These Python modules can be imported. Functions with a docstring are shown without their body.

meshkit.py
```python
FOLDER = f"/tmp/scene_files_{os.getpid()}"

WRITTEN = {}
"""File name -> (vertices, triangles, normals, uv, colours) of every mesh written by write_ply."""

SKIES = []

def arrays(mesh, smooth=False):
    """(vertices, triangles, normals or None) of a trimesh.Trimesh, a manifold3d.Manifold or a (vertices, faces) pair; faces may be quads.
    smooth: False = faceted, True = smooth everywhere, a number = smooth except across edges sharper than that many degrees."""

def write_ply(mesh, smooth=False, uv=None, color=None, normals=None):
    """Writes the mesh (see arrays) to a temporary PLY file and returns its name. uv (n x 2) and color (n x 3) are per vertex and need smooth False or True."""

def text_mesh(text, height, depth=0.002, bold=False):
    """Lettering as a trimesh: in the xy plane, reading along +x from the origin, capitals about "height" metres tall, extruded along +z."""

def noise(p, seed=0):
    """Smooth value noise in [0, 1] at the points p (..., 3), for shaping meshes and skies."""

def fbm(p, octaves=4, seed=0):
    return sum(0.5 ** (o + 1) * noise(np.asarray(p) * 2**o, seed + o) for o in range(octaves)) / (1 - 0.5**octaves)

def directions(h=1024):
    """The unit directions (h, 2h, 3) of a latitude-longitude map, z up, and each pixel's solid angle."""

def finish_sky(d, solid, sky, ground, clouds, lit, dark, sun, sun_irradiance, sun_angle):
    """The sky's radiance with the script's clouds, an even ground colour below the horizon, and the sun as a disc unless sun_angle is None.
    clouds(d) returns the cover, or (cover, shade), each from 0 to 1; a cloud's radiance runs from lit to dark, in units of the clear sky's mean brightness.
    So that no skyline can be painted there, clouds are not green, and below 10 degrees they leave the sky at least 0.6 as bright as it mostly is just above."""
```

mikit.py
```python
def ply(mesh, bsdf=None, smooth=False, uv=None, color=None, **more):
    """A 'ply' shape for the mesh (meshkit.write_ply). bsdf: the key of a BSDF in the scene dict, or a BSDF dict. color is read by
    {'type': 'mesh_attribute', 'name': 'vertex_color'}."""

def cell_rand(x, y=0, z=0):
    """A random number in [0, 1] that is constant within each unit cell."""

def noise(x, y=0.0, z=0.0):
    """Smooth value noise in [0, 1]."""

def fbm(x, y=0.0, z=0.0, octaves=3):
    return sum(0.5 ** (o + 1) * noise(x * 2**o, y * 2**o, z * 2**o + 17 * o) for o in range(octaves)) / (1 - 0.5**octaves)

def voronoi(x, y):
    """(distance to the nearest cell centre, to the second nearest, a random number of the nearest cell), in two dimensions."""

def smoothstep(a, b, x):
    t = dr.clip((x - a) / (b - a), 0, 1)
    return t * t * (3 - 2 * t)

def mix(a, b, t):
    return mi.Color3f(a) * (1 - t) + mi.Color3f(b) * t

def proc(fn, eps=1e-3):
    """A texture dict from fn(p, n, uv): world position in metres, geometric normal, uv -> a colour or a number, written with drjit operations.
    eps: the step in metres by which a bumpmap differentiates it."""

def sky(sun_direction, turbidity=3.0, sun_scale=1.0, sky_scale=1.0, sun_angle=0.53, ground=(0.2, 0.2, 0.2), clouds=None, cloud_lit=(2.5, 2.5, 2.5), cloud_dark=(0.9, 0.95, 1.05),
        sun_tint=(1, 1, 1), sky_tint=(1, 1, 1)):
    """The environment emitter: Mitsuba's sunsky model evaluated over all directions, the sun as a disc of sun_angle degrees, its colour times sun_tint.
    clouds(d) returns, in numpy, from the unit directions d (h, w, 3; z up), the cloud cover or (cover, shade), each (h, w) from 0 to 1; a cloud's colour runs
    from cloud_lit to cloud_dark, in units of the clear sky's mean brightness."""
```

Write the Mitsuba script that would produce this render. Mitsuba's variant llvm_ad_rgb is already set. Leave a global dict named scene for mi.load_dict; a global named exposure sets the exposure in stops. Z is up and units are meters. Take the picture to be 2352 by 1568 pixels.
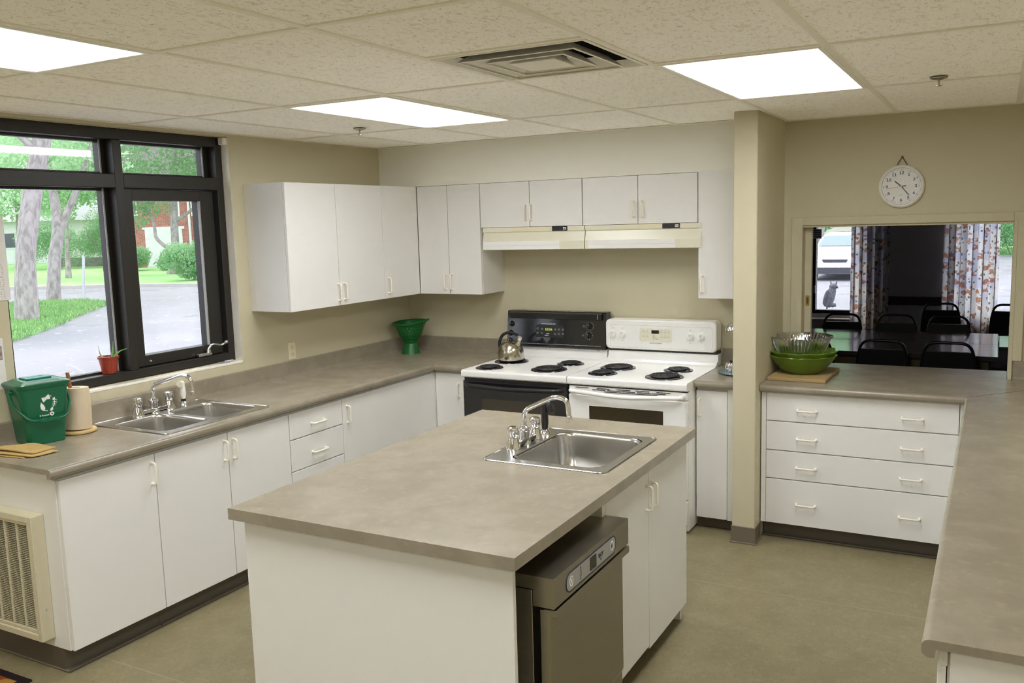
import math
import numpy as np, trimesh, manifold3d as m3
from shapely.geometry import Polygon, box as sbox
from shapely import affinity
import drjit as dr
import mitsuba as mi
import mikit, meshkit
from mikit import noise, fbm, voronoi, cell_rand, smoothstep, mix

PI = math.pi
T4 = mi.ScalarTransform4f
scene, labels = {}, {}

# ---------------------------------------------------------------- camera, sky, lights, exposure
YAW, PITCH, ROLL, FPX = 0.49996, -0.13241, -0.02811, 2045.4
CAM = np.array([3.9883, -5.6704, 1.862])
fwd = np.array([-math.sin(YAW) * math.cos(PITCH), math.cos(YAW) * math.cos(PITCH), math.sin(PITCH)])
rgt = np.cross(fwd, [0, 0, 1.0]); rgt /= np.linalg.norm(rgt)
upv = np.cross(rgt, fwd)
r2 = rgt * math.cos(ROLL) + upv * math.sin(ROLL)
u2 = np.cross(r2, fwd)
scene['camera'] = {'type': 'perspective', 'fov_axis': 'x', 'fov': 2 * math.degrees(math.atan(2352 / 2 / FPX)), 'near_clip': 0.05, 'far_clip': 400.0,
                   'to_world': T4().look_at(origin=CAM.tolist(), target=(CAM + fwd).tolist(), up=u2.tolist())}


def clouds(d):
    p = d / np.maximum(d[..., 2:3] + 0.25, 0.12)
    n = 0.6 * meshkit.noise(p * 1.6, 3) + 0.4 * meshkit.noise(p * 4.1, 5)
    return 0.75 + 0.25 * n, 0.25 + 0.35 * n


scene['sky'] = mikit.sky((-0.35, 0.30, 0.9), turbidity=4.0, sun_scale=0.6, sky_scale=5.4, ground=(0.25, 0.27, 0.22), clouds=clouds,
                         cloud_lit=(2.2, 2.25, 2.35), cloud_dark=(1.3, 1.36, 1.48), sun_angle=12.0, sky_tint=(0.86, 0.98, 1.20))
LAMP = (5.05, 5.1, 5.15)          # radiance of the fluorescent ceiling panels
exposure = 1.29

# ---------------------------------------------------------------- helpers
_n = {}


def numbered(base):
    k = _n.get(base, 0); _n[base] = k + 1
    return base if k == 0 else f'{base}_{k:03d}'


def put(key, mesh, mat, smooth=False, **more):
    scene[key] = mikit.ply(mesh, mat, smooth=smooth, **more)
    return key


def thing(name, label=None, cat=None, group=None, kind=None):
    k = numbered(name)
    d = {}
    if label: d['label'] = label
    if cat: d['category'] = cat
    if group: d['group'] = group
    if kind: d['kind'] = kind
    labels[k] = d
    return k


def one(name, mesh, mat, label, cat, smooth=False, group=None, kind=None):
    k = thing(name, label, cat, group, kind)
    return put(k, mesh, mat, smooth)


def struct(name, mesh, mat, smooth=False, label=None):
    k = thing(name, label, None, None, 'structure')
    if mesh is not None: put(k, mesh, mat, smooth)
    return k


def part(root, name, mesh, mat, smooth=False, label=None, kind=None, **more):
    k = numbered(root + '__' + name)
    put(k, mesh, mat, smooth, **more)
    if label or kind:
        labels[k] = {}
        if label: labels[k]['label'] = label
        if kind: labels[k]['kind'] = kind
    return k


def cat(*ms):
    return trimesh.util.concatenate([x for x in ms if x is not None])


def bx(x0, x1, y0, y1, z0, z1, b=0.0):
    """box with chamfered edges"""
    x0, x1 = min(x0, x1), max(x0, x1); y0, y1 = min(y0, y1), max(y0, y1); z0, z1 = min(z0, z1), max(z0, z1)
    if b <= 0:
        m = trimesh.creation.box((x1 - x0, y1 - y0, z1 - z0))
        m.apply_translation(((x0 + x1) / 2, (y0 + y1) / 2, (z0 + z1) / 2))
        return m
    b = min(b, 0.45 * min(x1 - x0, y1 - y0, z1 - z0))
    P = []
    for x, sx in ((x0, 1), (x1, -1)):
        for y, sy in ((y0, 1), (y1, -1)):
            for z, sz in ((z0, 1), (z1, -1)):
                P += [(x + sx * b, y + sy * b, z), (x + sx * b, y, z + sz * b), (x, y + sy * b, z + sz * b)]
    return trimesh.Trimesh(np.array(P)).convex_hull


def rbox(x0, x1, y0, y1, z0, z1, r, n=6):
    """box with rounded edges (hull of spheres)"""
    s = trimesh.creation.uv_sphere(r, count=[n, 2 * n])
    v = s.vertices
    P = [v + (x, y, z) for x in (x0 + r, x1 - r) for y in (y0 + r, y1 - r) for z in (z0 + r, z1 - r)]
    return trimesh.Trimesh(np.vstack(P)).convex_hull


def tube(pts, r, n=10, caps=True):
    p = np.asarray(pts, float); m = len(p)
    rr = np.broadcast_to(np.asarray(r, float), (m,))
    t = np.gradient(p, axis=0); t /= np.linalg.norm(t, axis=1, keepdims=True) + 1e-12
    a = np.cross(t[0], [0, 0, 1.0] if abs(t[0][2]) < 0.9 else [1.0, 0, 0]); a /= np.linalg.norm(a)
    V = []
    ang = np.arange(n) * 2 * PI / n
    for i in range(m):
        a = a - t[i] * (a @ t[i]); a /= np.linalg.norm(a) + 1e-12
        b = np.cross(t[i], a)
        V.append(p[i] + rr[i] * (np.cos(ang)[:, None] * a + np.sin(ang)[:, None] * b))
    V = np.vstack(V); F = []
    for i in range(m - 1):
        for j in range(n):
            q = (i * n + j, i * n + (j + 1) % n, (i + 1) * n + (j + 1) % n, (i + 1) * n + j)
            F += [(q[0], q[1], q[2]), (q[0], q[2], q[3])]
    if caps:
        k = len(V); V = np.vstack([V, p[:1], p[-1:]])
        for j in range(n):
            F.append((k, (j + 1) % n, j)); F.append((k + 1, (m - 1) * n + j, (m - 1) * n + (j + 1) % n))
    return trimesh.Trimesh(V, np.array(F), process=False)


def smooth_path(pts, rad, n=6):
    """polyline with rounded corners"""
    pts = [np.asarray(p, float) for p in pts]
    out = [pts[0]]
    for a, b, c in zip(pts, pts[1:], pts[2:]):
        u, v = a - b, c - b
        r = min(rad, 0.49 * np.linalg.norm(u), 0.49 * np.linalg.norm(v))
        p0, p1 = b + u / np.linalg.norm(u) * r, b + v / np.linalg.norm(v) * r
        for i in range(n + 1):
            s = i / n
            out.append((1 - s) ** 2 * p0 + 2 * s * (1 - s) * b + s * s * p1)
    out.append(pts[-1])
    return np.array(out)


def lathe(prof, c=(0, 0, 0), n=32, axis=None):
    """profile [(r, z)] about z, moved to c; axis: direction z turns to"""
    pr = np.asarray(prof, float); ang = np.arange(n) * 2 * PI / n
    V = np.concatenate([np.stack([r * np.cos(ang), r * np.sin(ang), np.full(n, z)], 1) for r, z in pr])
    F = []
    for i in range(len(pr) - 1):
        for j in range(n):
            q = (i * n + j, i * n + (j + 1) % n, (i + 1) * n + (j + 1) % n, (i + 1) * n + j)
            if pr[i][0] > 1e-9 or True: F += [(q[0], q[1], q[2]), (q[0], q[2], q[3])]
    m = trimesh.Trimesh(V, np.array(F), process=False)
    if axis is not None:
        m.apply_transform(trimesh.geometry.align_vectors([0, 0, 1], axis))
    m.apply_translation(c)
    return m


def prism(poly, h, origin, ux, uy, uz=None):
    """extrude shapely polygon (or point list) by h along uz; polygon axes ux, uy"""
    if not hasattr(poly, 'exterior'): poly = Polygon(poly)
    m = trimesh.creation.extrude_polygon(poly, h, engine='earcut')
    ux, uy = np.asarray(ux, float), np.asarray(uy, float)
    uz = np.cross(ux, uy) if uz is None else np.asarray(uz, float)
    M = np.eye(4); M[:3, 0], M[:3, 1], M[:3, 2], M[:3, 3] = ux, uy, uz, origin
    if np.linalg.det(M[:3, :3]) < 0:
        m.invert()
    m.apply_transform(M)
    return m


def rrect(w, h, r, n=6):
    return sbox(-w / 2 + r, -h / 2 + r, w / 2 - r, h / 2 - r).buffer(r, quad_segs=n) if r > 0 else sbox(-w / 2, -h / 2, w / 2, h / 2)


def text(s, h, origin, ux, uy, depth=0.0008, bold=False, center=False):
    m = meshkit.text_mesh(s, h, depth, bold)
    if center:
        b = m.bounds; m.apply_translation((-(b[0][0] + b[1][0]) / 2, -(b[0][1] + b[1][1]) / 2, 0))
    ux, uy = np.asarray(ux, float), np.asarray(uy, float)
    M = np.eye(4); M[:3, 0], M[:3, 1], M[:3, 2], M[:3, 3] = ux, uy, np.cross(ux, uy), origin
    m.apply_transform(M)
    return m


def scribble(w, h, origin, ux, uy, seed=0, depth=.0006):
    """lettering too small to read: a line of letter-sized marks"""
    rg = np.random.default_rng(seed); x = 0; out = []
    ux, uy = np.asarray(ux, float), np.asarray(uy, float)
    while x < w:
        c = h * rg.uniform(.45, .8)
        if rg.random() < .16: x += h * .5; continue
        hh = h * rg.choice([.7, .7, 1.0])
        p = sbox(x, 0, min(x + c, w), hh)
        if rg.random() < .6: p = p.difference(sbox(x + c * .3, hh * .3, x + c * .75, hh * .7))
        out.append(prism(p, depth, origin, ux, uy)); x += c + h * .18
    return cat(*out)


def man(m):
    m = m.copy(); m.merge_vertices()
    return m3.Manifold(m3.Mesh(np.asarray(m.vertices, np.float32), np.asarray(m.faces, np.uint32)))


def unman(M):
    k = M.to_mesh()
    return trimesh.Trimesh(np.array(k.vert_properties[:, :3]), np.array(k.tri_verts), process=False)


def cut(a, *bs):
    A = man(a)
    for b in bs: A = A - man(b)
    return unman(A)


def rot(m, deg, axis=(0, 0, 1), pt=(0, 0, 0)):
    m = m.copy(); m.apply_transform(trimesh.transformations.rotation_matrix(math.radians(deg), axis, pt))
    return m


# ---------------------------------------------------------------- materials
def lin(c):
    return tuple((x / 255 / 12.92) if x <= 10 else ((x / 255 + 0.055) / 1.055) ** 2.4 for x in c)


def rgb(c): return {'type': 'rgb', 'value': list(c)}


def mat(name, color, rough=0.5, metallic=0.0, spec=0.5, two=True, **kw):
    c = rgb(color) if isinstance(color, (tuple, list)) else mikit.proc(color)
    b = {'type': 'principled', 'base_color': c, 'roughness': rough, 'metallic': metallic, 'specular': spec, **kw}
    scene['m_' + name] = {'type': 'twosided', 'b': b} if two else b
    return 'm_' + name


def wall_fn(p, n, uv):
    f = fbm(p.x * 1.3, p.y * 1.3, p.z * 1.3, 3)
    return mix((0.52, 0.475, 0.335), (0.56, 0.515, 0.37), f)


WALL = mat('wall', wall_fn, 0.55, spec=0.3)


def ceil_fn(p, n, uv):
    a = noise(p.x * 210, p.y * 210, 1.0)
    b = noise(p.x * 95, p.y * 55, 4.0)
    c = fbm(p.x * 5, p.y * 5, 2.0)
    base = mix((0.90, 0.88, 0.845), (0.93, 0.91, 0.875), c)
    base = mix(base, (0.55, 0.52, 0.46), smoothstep(0.66, 0.9, b) * 0.35)
    return mix(base, (0.25, 0.22, 0.18), smoothstep(0.84, 0.92, a) * 0.6)


CEIL = mat('ceiling_tile', ceil_fn, 0.9, spec=0.1)
GRID = mat('ceiling_grid', (0.82, 0.79, 0.71), 0.5)
FIXT = mat('fixture_white', (0.84, 0.82, 0.75), 0.35)


def floor_fn(p, n, uv):
    a = fbm(p.x * 9, p.y * 9, 0.0, 4)
    b = noise(p.x * 170, p.y * 170, 2.0)
    c = fbm(p.x * 45, p.y * 45, 5.0, 3)
    base = mix((0.192, 0.164, 0.092), (0.243, 0.212, 0.122), a)
    base = mix(base, (0.29, 0.262, 0.165), smoothstep(0.5, 0.9, c) * 0.3)
    base = mix(base, (0.14, 0.125, 0.070), smoothstep(0.6, 0.95, b) * 0.3)
    s = dr.minimum(dr.abs(p.y + 3.275), dr.abs(p.y + 1.36))
    return mix(base, (0.30, 0.27, 0.19), 0.55 * (1 - smoothstep(0.0015, 0.004, s)))


FLOOR = mat('floor_linoleum', floor_fn, 0.42, spec=0.4)
WHITE = mat('white_laminate', (0.73, 0.722, 0.70), 0.38, spec=0.45)
CARC = mat('cabinet_carcass', (0.66, 0.65, 0.60), 0.5)
EDGE = mat('cabinet_gap', (0.10, 0.095, 0.085), 0.7)
SOFF = mat('bulkhead_paint', (0.80, 0.79, 0.715), 0.55, spec=0.3)


def counter_fn(p, n, uv):
    a = fbm(p.x * 11 + p.z * 7, p.y * 11, p.z * 9, 4)
    b = fbm(p.x * 34 + 9, p.y * 34, p.z * 30, 3)
    c = fbm(p.x * 120, p.y * 120 + 3, p.z * 120, 2)
    base = mix((0.232, 0.202, 0.150), (0.268, 0.235, 0.178), smoothstep(0.25, 0.75, a))
    base = mix(base, (0.315, 0.28, 0.215), smoothstep(0.55, 0.8, b) * 0.35)
    return mix(base, (0.21, 0.18, 0.13), smoothstep(0.62, 0.82, c) * 0.3)


COUNTER = mat('laminate_counter', counter_fn, 0.27, spec=0.55)
HANDLE = mat('cream_handle', (0.80, 0.765, 0.65), 0.35)
TOE = mat('toe_kick_vinyl', (0.085, 0.070, 0.052), 0.45)
COVE = mat('cove_base_vinyl', (0.15, 0.125, 0.095), 0.45)
CHROME = mat('chrome', (0.82, 0.82, 0.84), 0.08, 1.0)
STEEL = mat('sink_steel', (0.60, 0.59, 0.57), 0.22, 1.0)


def brushed_fn(p, n, uv):
    a = noise(p.x * 14, p.y * 14, p.z * 900)
    return mix((0.36, 0.335, 0.275), (0.42, 0.395, 0.325), a)


BRUSH = mat('brushed_steel', brushed_fn, 0.30, 1.0)
KETTLE = mat('kettle_steel', (0.52, 0.48, 0.39), 0.20, 1.0)
ENAMEL = mat('white_enamel', (0.80, 0.80, 0.785), 0.16, spec=0.6)
CREAM = mat('hood_cream', (0.70, 0.68, 0.55), 0.28, spec=0.5)
BLACKG = mat('black_glass', (0.010, 0.010, 0.011), 0.10, spec=0.6)
BLACKP = mat('black_plastic', (0.012, 0.012, 0.014), 0.35)
COIL = mat('burner_coil', (0.022, 0.021, 0.023), 0.45, spec=0.5)
PAN = mat('drip_pan', (0.014, 0.012, 0.022), 0.14, spec=0.7)
OVENGL = mat('oven_glass', (0.030, 0.022, 0.010), 0.08, spec=0.7)
FRAME = mat('bronze_frame', (0.015, 0.013, 0.0105), 0.42)
WPLAST = mat('white_plastic', (0.78, 0.77, 0.73), 0.35)
IVORY = mat('ivory_plastic', (0.72, 0.66, 0.46), 0.35)
GREY = mat('grey_panel', (0.31, 0.31, 0.295), 0.4)
BLUEK = mat('navy_print', (0.022, 0.022, 0.05), 0.5)
BLACKM = mat('matt_black', (0.015, 0.015, 0.015), 0.6)
PRINT = mat('white_print', (0.75, 0.75, 0.75), 0.5)
GPRINT = mat('grey_print', (0.30, 0.30, 0.29), 0.5)
BINGR = mat('bin_green', (0.006, 0.105, 0.048), 0.25, spec=0.5)
COLGR = mat('colander_green', (0.006, 0.115, 0.022), 0.35)
LIDTEAL = mat('lid_label_teal', (0.01, 0.16, 0.14), 0.3)
PAPER = mat('towel_paper', (0.60, 0.50, 0.36), 0.9, spec=0.1)
WOOD = mat('pale_wood', lambda p, n, uv: mix((0.62, 0.46, 0.22), (0.52, 0.36, 0.15), fbm(p.x * 40, p.y * 6, p.z * 40)), 0.5)
BOARD = mat('board_wood', lambda p, n, uv: mix((0.42, 0.30, 0.14), (0.32, 0.215, 0.09), fbm(p.x * 6, p.y * 50, p.z * 10)), 0.55)
REDWOOD = mat('stick_wood', (0.28, 0.11, 0.04), 0.5)
BAG = mat('paper_bag', lambda p, n, uv: mix((0.50, 0.36, 0.15), (0.43, 0.30, 0.12), fbm(p.x * 18, p.y * 18, p.z * 9)), 0.85, spec=0.1)
POT = mat('red_pot', (0.27, 0.032, 0.014), 0.3)
LEAFY = mat('aloe_leaf', (0.16, 0.36, 0.09), 0.5)
LEAFG = mat('aloe_dry_leaf', (0.42, 0.44, 0.36), 0.6)
SOIL = mat('soil', (0.05, 0.035, 0.02), 0.9)
BOWLGR = mat('bowl_green', (0.105, 0.185, 0.014), 0.15, spec=0.6)
GRILLE = mat('grille_beige', (0.57, 0.53, 0.385), 0.45)
DARK = mat('dark_void', (0.008, 0.008, 0.007), 0.8)
PAPERW = mat('wall_paper_white', (0.72, 0.71, 0.68), 0.8, spec=0.1)
PHOTO = mat('photo_print', lambda p, n, uv: mix((0.05, 0.04, 0.05), (0.5, 0.42, 0.38), noise(p.x * 60, p.y * 60, p.z * 60)), 0.5)
BRASS = mat('brass', (0.50, 0.38, 0.12), 0.3, 1.0)
RUGB = mat('rug_border', (0.020, 0.014, 0.016), 0.95, spec=0.05)
RUG = mat('rug_pattern', lambda p, n, uv: mix(mix((0.20, 0.05, 0.012), (0.32, 0.17, 0.04), smoothstep(0.4, 0.6, noise(p.x * 26, p.y * 26, 0.0))), (0.10, 0.02, 0.01), smoothstep(0.55, 0.7, noise(p.x * 17 + 5, p.y * 17, 3.0))), 0.95, spec=0.05)
DUCT = mat('diffuser_grey', (0.78, 0.755, 0.69), 0.45)
DUCTIN = mat('duct_inside', (0.03, 0.03, 0.028), 0.6)
GLASS = 'm_pane'
scene[GLASS] = {'type': 'thindielectric', 'int_ior': 1.5}
scene['m_cutglass'] = {'type': 'thindielectric', 'int_ior': 1.5}
# dining room and outdoors
DWALL = mat('dining_wall', (0.42, 0.42, 0.43), 0.7, spec=0.2)
DCEIL = mat('dining_ceiling', (0.30, 0.29, 0.27), 0.9)
DFLOOR = mat('dining_floor', (0.08, 0.07, 0.06), 0.6)
DRAIL = mat('chair_rail', (0.012, 0.011, 0.011), 0.6)
TABLE = mat('table_laminate', lambda p, n, uv: mix((0.055, 0.035, 0.024), (0.085, 0.055, 0.038), fbm(p.x * 4, p.y * 50, 0.0)), 0.12, spec=0.7)
TEDGE = mat('table_edge', (0.02, 0.015, 0.012), 0.4)
APRON = mat('table_apron', (0.09, 0.065, 0.025), 0.6)
CHAIR = mat('chair_vinyl', (0.010, 0.010, 0.011), 0.5)
CTUBE = mat('chair_tube', (0.012, 0.012, 0.012), 0.35)


def curtain_fn(p, n, uv):
    x, z = uv.x, uv.y
    f1, f2, r = voronoi(x * 10.0, z * 10.0)
    q = noise(x * 60, z * 60, 1.0)
    flower = 1 - smoothstep(0.20, 0.34, f1 + 0.45 * (q - 0.5))
    g1, g2, t = voronoi(x * 30 + 5, z * 17)
    leaf = (1 - smoothstep(0.16, 0.27, g1 + 0.25 * (noise(x * 90, z * 50, 4.0) - 0.5))) * dr.select(t > 0.38, 1.0, 0.0)
    c = mix((0.80, 0.78, 0.76), (0.66, 0.66, 0.76), smoothstep(0.55, 0.75, noise(x * 9, z * 9, 9.0)))
    c = mix(c, (0.13, 0.12, 0.08), leaf * 0.85)
    red = mix((0.52, 0.27, 0.15), (0.36, 0.12, 0.08), noise(x * 45, z * 45, 3.0))
    return mix(c, red, flower * dr.select(r > 0.4, 0.9, 0.0))


scene['m_curtain'] = {'type': 'principledthin', 'base_color': mikit.proc(curtain_fn), 'roughness': 0.9, 'diff_trans': 1.4, 'spec_trans': 0.0}


def leafmat(name, a, b):
    scene['m_' + name] = {'type': 'principledthin', 'base_color': mikit.proc(lambda p, n, uv: mix(a, b, noise(p.x * 2.3, p.y * 2.3, p.z * 2.3) * 0.6 + 0.4 * noise(p.x * 9, p.y * 9, p.z * 9))), 'roughness': 0.6, 'diff_trans': 1.1, 'spec_trans': 0.0}
    return 'm_' + name


LEAF = leafmat('leaf_light', (0.28, 0.52, 0.25), (0.56, 0.76, 0.50))
LEAFD = leafmat('leaf_deep', (0.14, 0.31, 0.14), (0.34, 0.54, 0.30))
LEAFS = leafmat('leaf_shrub', (0.16, 0.38, 0.17), (0.42, 0.66, 0.38))


def bark_fn(p, n, uv):
    h = p.x * 1.1 - p.y * 0.7
    g = fbm(h * 34 + 1.5 * noise(p.z * 3, h * 2, 1.0), p.y * 9, p.z * 4.5, 4)
    return mix((0.25, 0.225, 0.22), (0.42, 0.38, 0.385), smoothstep(0.25, 0.70, g))


BARK = mat('bark', bark_fn, 0.9, spec=0.1)


def lawn_fn(p, n, uv):
    a = fbm(p.x * 1.1, p.y * 1.1, 0.0, 3)
    b = noise(p.x * 11, p.y * 11, 3.0)
    return mix(mix((0.18, 0.34, 0.13), (0.27, 0.46, 0.19), a), (0.30, 0.38, 0.18), smoothstep(0.6, 0.9, b) * 0.5)


LAWN = mat('lawn_grass', lawn_fn, 0.9, spec=0.1)


def asphalt_fn(p, n, uv):
    a = fbm(p.x * 0.35, p.y * 0.35, 0.0, 4)
    b = noise(p.x * 8.0, p.y * 8.0, 1.0)
    c = mix((0.165, 0.168, 0.188), (0.225, 0.228, 0.250), a)
    c = mix(c, (0.11, 0.11, 0.12), smoothstep(0.66, 0.85, fbm(p.x * 0.9, p.y * 1.1, 6.0)) * 0.5)
    return mix(c, (0.42, 0.42, 0.39), smoothstep(0.90, 0.95, b) * 0.6)


ASPH = mat('asphalt', asphalt_fn, 0.6, spec=0.4)
CURB = mat('curb_concrete', (0.42, 0.41, 0.39), 0.8)
def brick_fn(p, n, uv):
    h = p.x * 0.75 + p.y * 0.66
    row = dr.floor(p.z / 0.10)
    fx = h / 0.3 + 0.5 * (row - 2 * dr.floor(row / 2))
    m = dr.minimum(fx - dr.floor(fx), 6.0 * (p.z / 0.10 - row) / 3.0)
    c = mix((0.36, 0.13, 0.11), (0.46, 0.20, 0.17), cell_rand(dr.floor(fx), row))
    return mix((0.42, 0.36, 0.32), c, smoothstep(0.03, 0.09, m))


BRICK = mat('house_brick', brick_fn, 0.9, spec=0.1)
HWHITE = mat('house_white', (0.72, 0.72, 0.72), 0.7)
ROOF = mat('house_roof', (0.12, 0.11, 0.11), 0.9)
HGLASS = mat('house_window_glass', (0.05, 0.07, 0.09), 0.1, spec=0.8)
CARW = mat('car_paint', (0.80, 0.81, 0.83), 0.2, spec=0.6, clearcoat=0.6)
CARGL = mat('car_glass', (0.16, 0.22, 0.23), 0.08, spec=0.8)
CARBK = mat('car_black', (0.05, 0.05, 0.065), 0.4)
TYRE = mat('tyre', (0.02, 0.02, 0.02), 0.8)
OWL = mat('owl_plastic', lambda p, n, uv: mix((0.10, 0.10, 0.125), (0.20, 0.20, 0.235), noise(p.x * 60, p.y * 60, p.z * 30)), 0.7)
GALV = mat('galvanised', (0.45, 0.47, 0.49), 0.45, 0.6)
STONE = mat('retaining_stone', lambda p, n, uv: mix((0.16, 0.16, 0.16), (0.27, 0.26, 0.25), noise(p.x * 3, p.y * 3, p.z * 6)), 0.9)
BRANCHW = mat('pen_black', (0.01, 0.01, 0.01), 0.5)

# ---------------------------------------------------------------- the setting: kitchen shell
HC = 0.915
XR = 4.53            # right wall
YF = -8.6            # wall behind the camera
ZC = 2.423
YC = -0.024          # wall with the serving hatch
WY0, WY1, WZ0, WZ1 = -3.19, -1.775, 1.085, 2.405      # window opening
HX0, HX1, HZ1 = 2.944, 4.068, 1.795                   # serving hatch opening
struct('floor', bx(-0.02, XR + .02, YF, 0.0, -0.06, 0.0), FLOOR)
struct('wall_left', cat(bx(-.22, 0, YF, WY0, 0, 2.62), bx(-.22, 0, WY1, 0.1, 0, 2.62), bx(-.22, 0, WY0, WY1, 0, WZ0), bx(-.22, 0, WY0, WY1, WZ1, 2.62)), WALL)
struct('wall_back', bx(0, 2.76, 0, 0.15, 0, 2.62), WALL)
struct('wall_serving', cat(bx(2.76, HX0, YC, .13, 0, 2.62), bx(HX1, 4.75, YC, .13, 0, 2.62), bx(HX0, HX1, YC, .13, 0, HC - .045), bx(HX0, HX1, YC, .13, HZ1, 2.62)), WALL)
struct('wall_right', bx(XR, XR + .12, YF, YC, 0, 2.62), WALL)
struct('wall_front', bx(-.22, XR + .12, YF - .12, YF, 0, 2.62), WALL)
struct('wall_pier', bx(2.702, 2.831, -.73, 0.0, 0, 2.5, .004), WALL)
struct('wall_bulkhead', bx(0.0, 2.702, -.318, 0, 2.136, 2.5), SOFF)
# cove base of the pier
t = struct('baseboard_pier', cat(bx(2.697, 2.836, -.736, -.60, 0.006, .098, .002), bx(2.69, 2.843, -.745, -.60, 0, .008, .002)), COVE)

# ceiling: slab, tees, tiles
ce = struct('ceiling', bx(-.22, XR + .12, YF, .13, 2.56, 2.62), CEIL)
XS = [0.0] + [0.44 + .603 * k for k in range(7)] + [XR]
YS = [YC] + [-1.257 - 1.197 * k for k in range(6)] + [YF]
FIX = {(2, 1), (5, 1), (2, 3), (5, 3), (2, 5), (5, 5)}
VENT = (4, 2)
for i in range(len(XS) - 1):
    for j in range(len(YS) - 1):
        if (i, j) in FIX: continue
        x0, x1, y1, y0 = XS[i] + .003, XS[i + 1] - .003, YS[j] - .003, YS[j + 1] + .003
        if (i, j) == VENT: y0 = -3.048 - .59; y1 = -3.05
        if y0 < -8.7: continue
        m = bx(x0, x1, y0, y1, ZC + .003, ZC + .018)
        part(ce, 'tile', m, CEIL)
for x in XS[1:-1]:
    part(ce, 'runner', cat(bx(x - .012, x + .012, YF, YC, ZC - .002, ZC + .003), bx(x - .001, x + .001, YF, YC, ZC, ZC + .03)), GRID)
for y in YS[1:-1] + [-3.052]:
    for i in range(len(XS) - 1):
        if y == -3.052 and i != 4: continue
        part(ce, 'cross_tee', bx(XS[i] + .012, XS[i + 1] - .012, y - .012, y + .012, ZC - .0022, ZC + .003), GRID)
part(ce, 'wall_angle', cat(bx(0, .02, YF, YC, ZC - .002, ZC + .002), bx(0, XR, YC - .02, YC, ZC - .002, ZC + .002), bx(0, 2.702, -.338, -.318, ZC - .003, ZC + .001)), GRID)

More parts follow.
